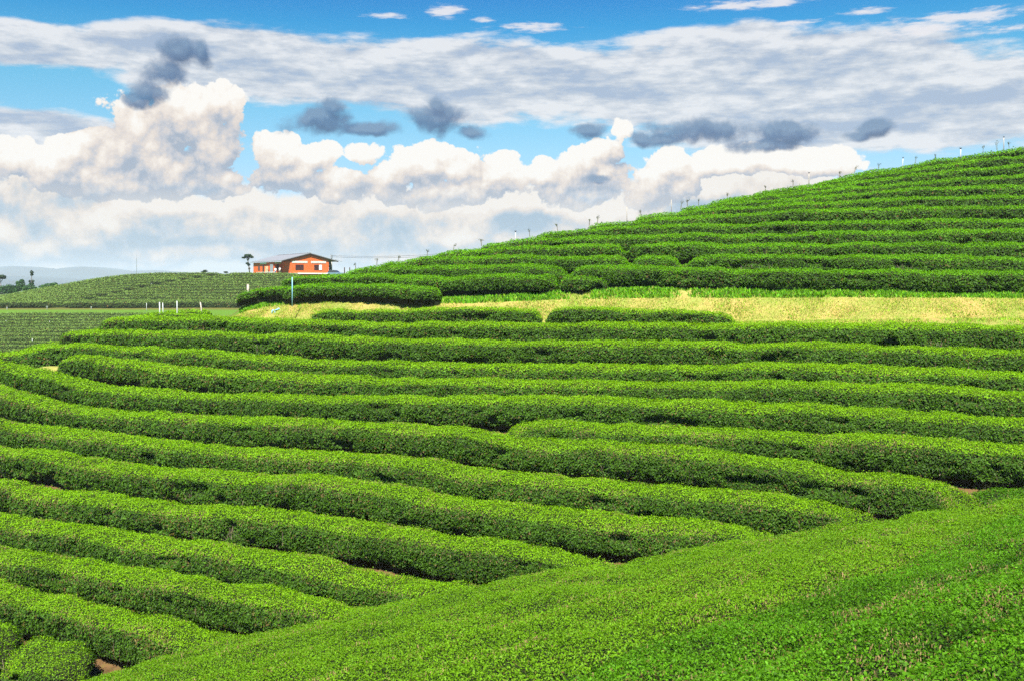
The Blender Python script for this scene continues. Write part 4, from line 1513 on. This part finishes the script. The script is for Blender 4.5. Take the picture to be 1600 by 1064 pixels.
    sfield = mathn(nt, 'MULTIPLY_ADD', mathn(nt, 'SUBTRACT', sn2, .5), .5, sfield)
    sfield = mathn(nt, 'MULTIPLY_ADD', mathn(nt, 'SUBTRACT', noise(nt, vmath(nt, 'MULTIPLY', P, (1.0, 2.2, 1.0)), 4.5, 3, .5), .5), .9, sfield)
    sa = mathn(nt, 'MULTIPLY', sst(nt, sfield, -.08, .34), .95)
    sn_up = noise(nt, vmath(nt, 'ADD', Ps, (0, .035, 0)), 9.0, 9, .6)
    sshade = mathn(nt, 'MULTIPLY_ADD', mathn(nt, 'SUBTRACT', sn, sn_up), 2.4, mathn(nt, 'MULTIPLY_ADD', mathn(nt, 'SUBTRACT', sn2, .5), 1.25, mathn(nt, 'MULTIPLY_ADD', sfield, -.34, .70)), clamp=True)
    scol = scale_col(ramp(sshade, [(.10, (168, 184, 208)), (.42, (200, 207, 218)), (.80, (234, 235, 238))]), SK)
    c = mix(sa, clear, scol)
    # thin lens-like wisps
    wisps = [(694, 19, 40, 11), (830, 45, 90, 8), (756, 31, 22, 7), (1170, 7, 110, 9), (1510, 26, 130, 11), (1440, 48, 80, 14), (1350, 18, 45, 7), (1240, 36, 40, 5), (1570, 46, 60, 7), (600, 25, 40, 5)]
    wf = mathn(nt, 'MULTIPLY_ADD', mathn(nt, 'SUBTRACT', noise(nt, vmath(nt, 'MULTIPLY', P, (1, 5.5, 1)), 24.0, 8, .68), .5), 3.4, blobfield(nt, P, wisps, .15))
    wa = mathn(nt, 'MULTIPLY', sst(nt, wf, .0, 1.15), .9)
    c = mix(wa, c, scale_col(ramp(wf, [(0, (180, 200, 222)), (.7, (236, 234, 238))]), SK))

    # lower hazy cumulus deck
    lowb = [(350, 360, 900, 45), (90, 335, 210, 34), (330, 325, 260, 30), (600, 335, 220, 32), (820, 325, 160, 30), (470, 366, 190, 22), (120, 385, 190, 24), (740, 372, 150, 20), (330, 400, 260, 16), (620, 398, 180, 16), (30, 300, 120, 40), (960, 335, 140, 30), (1150, 300, 160, 26), (60, 420, 160, 12)]
    gl = group('hazy_cumulus', cumulus(lowb, 17.0, 1.25, .03, .85))
    f0 = use(gl, P); f1 = use(gl, off(-.004, .018))
    la = mathn(nt, 'MULTIPLY', sst(nt, f0, -.25, .55), .9)
    ls = mathn(nt, 'MULTIPLY_ADD', mathn(nt, 'SUBTRACT', f0, f1), .62, .48, clamp=True)
    lcol = scale_col(ramp(ls, [(.15, (150, 174, 194)), (.40, (186, 196, 206)), (.58, (216, 208, 202)), (.78, (242, 226, 210)), (1.0, (252, 240, 226))]), SK)
    c = mix(la, c, lcol)

    # main white cumulus
    cum = [(292, 190, 58, 52), (345, 160, 30, 30), (272, 166, 34, 28), (218, 212, 58, 52), (185, 232, 44, 40), (335, 232, 40, 36), (255, 265, 88, 34), (112, 240, 40, 30), (78, 262, 46, 30), (135, 276, 52, 30), (18, 243, 34, 30), (185, 288, 62, 24), (318, 280, 60, 22),
           (432, 248, 42, 34), (492, 246, 28, 22), (516, 240, 20, 15), (442, 282, 58, 26), (572, 246, 25, 20), (690, 243, 36, 26), (660, 270, 42, 34), (716, 262, 38, 36), (604, 284, 46, 26), (540, 292, 48, 24), (690, 306, 70, 22), (785, 280, 40, 28),
           (850, 274, 34, 24), (900, 256, 34, 28), (977, 206, 19, 18), (948, 236, 34, 24), (884, 298, 60, 26), (962, 284, 48, 28), (1050, 266, 38, 30), (1022, 292, 50, 30), (1122, 258, 60, 20), (1200, 250, 80, 18), (1312, 246, 36, 18), (1256, 256, 90, 18)]
    gc = group('white_cumulus', cumulus(cum, 24.0, 1.3, .016, .86))
    f0 = use(gc, P); f1 = use(gc, off(-.0035, .0065)); f2 = use(gc, off(.006, .034))
    ca = mathn(nt, 'MULTIPLY', sst(nt, f0, .0, .2), sst(nt, el, ang(700, 372)[1], ang(700, 285)[1]))
    g1 = mathn(nt, 'SUBTRACT', f0, f1)
    g2 = mathn(nt, 'SUBTRACT', f0, f2)
    cs = mathn(nt, 'MULTIPLY_ADD', g1, .40, mathn(nt, 'MULTIPLY_ADD', g2, .24, .33), clamp=True)
    ccol = scale_col(ramp(cs, [(.08, (160, 172, 190)), (.30, (198, 198, 204)), (.5, (228, 216, 207)), (.72, (247, 236, 224)), (.95, (255, 251, 244))]), SK)
    c = mix(ca, c, ccol)

    # small dark clouds in shade
    dk = [(282, 84, 42, 26), (256, 112, 34, 24), (228, 142, 30, 20), (312, 82, 14, 22), (212, 155, 20, 14), (498, 188, 56, 26), (520, 168, 24, 16), (578, 203, 48, 13), (690, 190, 50, 26), (680, 170, 15, 16), (736, 206, 32, 12), (912, 207, 30, 13), (1082, 206, 76, 20), (1040, 216, 42, 13), (1222, 206, 72, 16), (1190, 226, 60, 11), (1362, 202, 30, 12), (1340, 211, 24, 8), (940, 280, 22, 8), (1000, 218, 20, 12)]
    gd = group('dark_cloud', cumulus(dk, 34.0, 2.1, .014, .34, .16))
    f0 = use(gd, P); f1 = use(gd, off(-.003, .008))
    da = mathn(nt, 'MULTIPLY', sst(nt, f0, -.10, .85), .92)
    dsx = mathn(nt, 'MULTIPLY_ADD', mathn(nt, 'SUBTRACT', f0, f1), .6, .45, clamp=True)
    dcol = scale_col(ramp(dsx, [(.1, (50, 86, 130)), (.5, (70, 106, 150)), (.9, (110, 140, 174))]), SK)
    c = mix(da, c, dcol)

    bg = N.new('ShaderNodeBackground')
    bg.inputs['Strength'].default_value = .1
    L.new(c, bg.inputs['Color'])
    out = N.new('ShaderNodeOutputWorld')
    L.new(bg.outputs[0], out.inputs[0])
    w.cycles.sampling_method = 'NONE'


CLEAR = 2 ** (1.15 - EXPO)
sky()

# ------------------------------------------------------------------ air
HAZE = 1.9e-4
if HAZE > 0:
    bm = bmesh.new()
    add_box(bm, -6500, 6500, -300, 7200, -17, 105)
    m, nt, N, L = new_mat('haze')
    out = N.new('ShaderNodeOutputMaterial')
    v = N.new('ShaderNodeVolumePrincipled')
    v.inputs['Color'].default_value = (.80, .93, .96, 1)
    v.inputs['Density'].default_value = HAZE
    v.inputs['Anisotropy'].default_value = 0.0
    L.new(v.outputs[0], out.inputs['Volume'])
    o = bm_obj('haze', bm, m)
    tag(o, kind='stuff')

# ------------------------------------------------------------------ render settings
sc.render.engine = 'CYCLES'
sc.view_settings.view_transform = 'Standard'
sc.view_settings.look = 'None'
sc.view_settings.exposure = EXPO
sc.view_settings.gamma = 1.0
cy = sc.cycles
cy.max_bounces = 5
cy.diffuse_bounces = 3
cy.glossy_bounces = 2
cy.transmission_bounces = 3
cy.volume_bounces = 0
cy.caustics_reflective = False
cy.caustics_refractive = False
cy.sample_clamp_indirect = 6
cy.use_denoising = False
cy.use_adaptive_sampling = True
cy.adaptive_threshold = .02
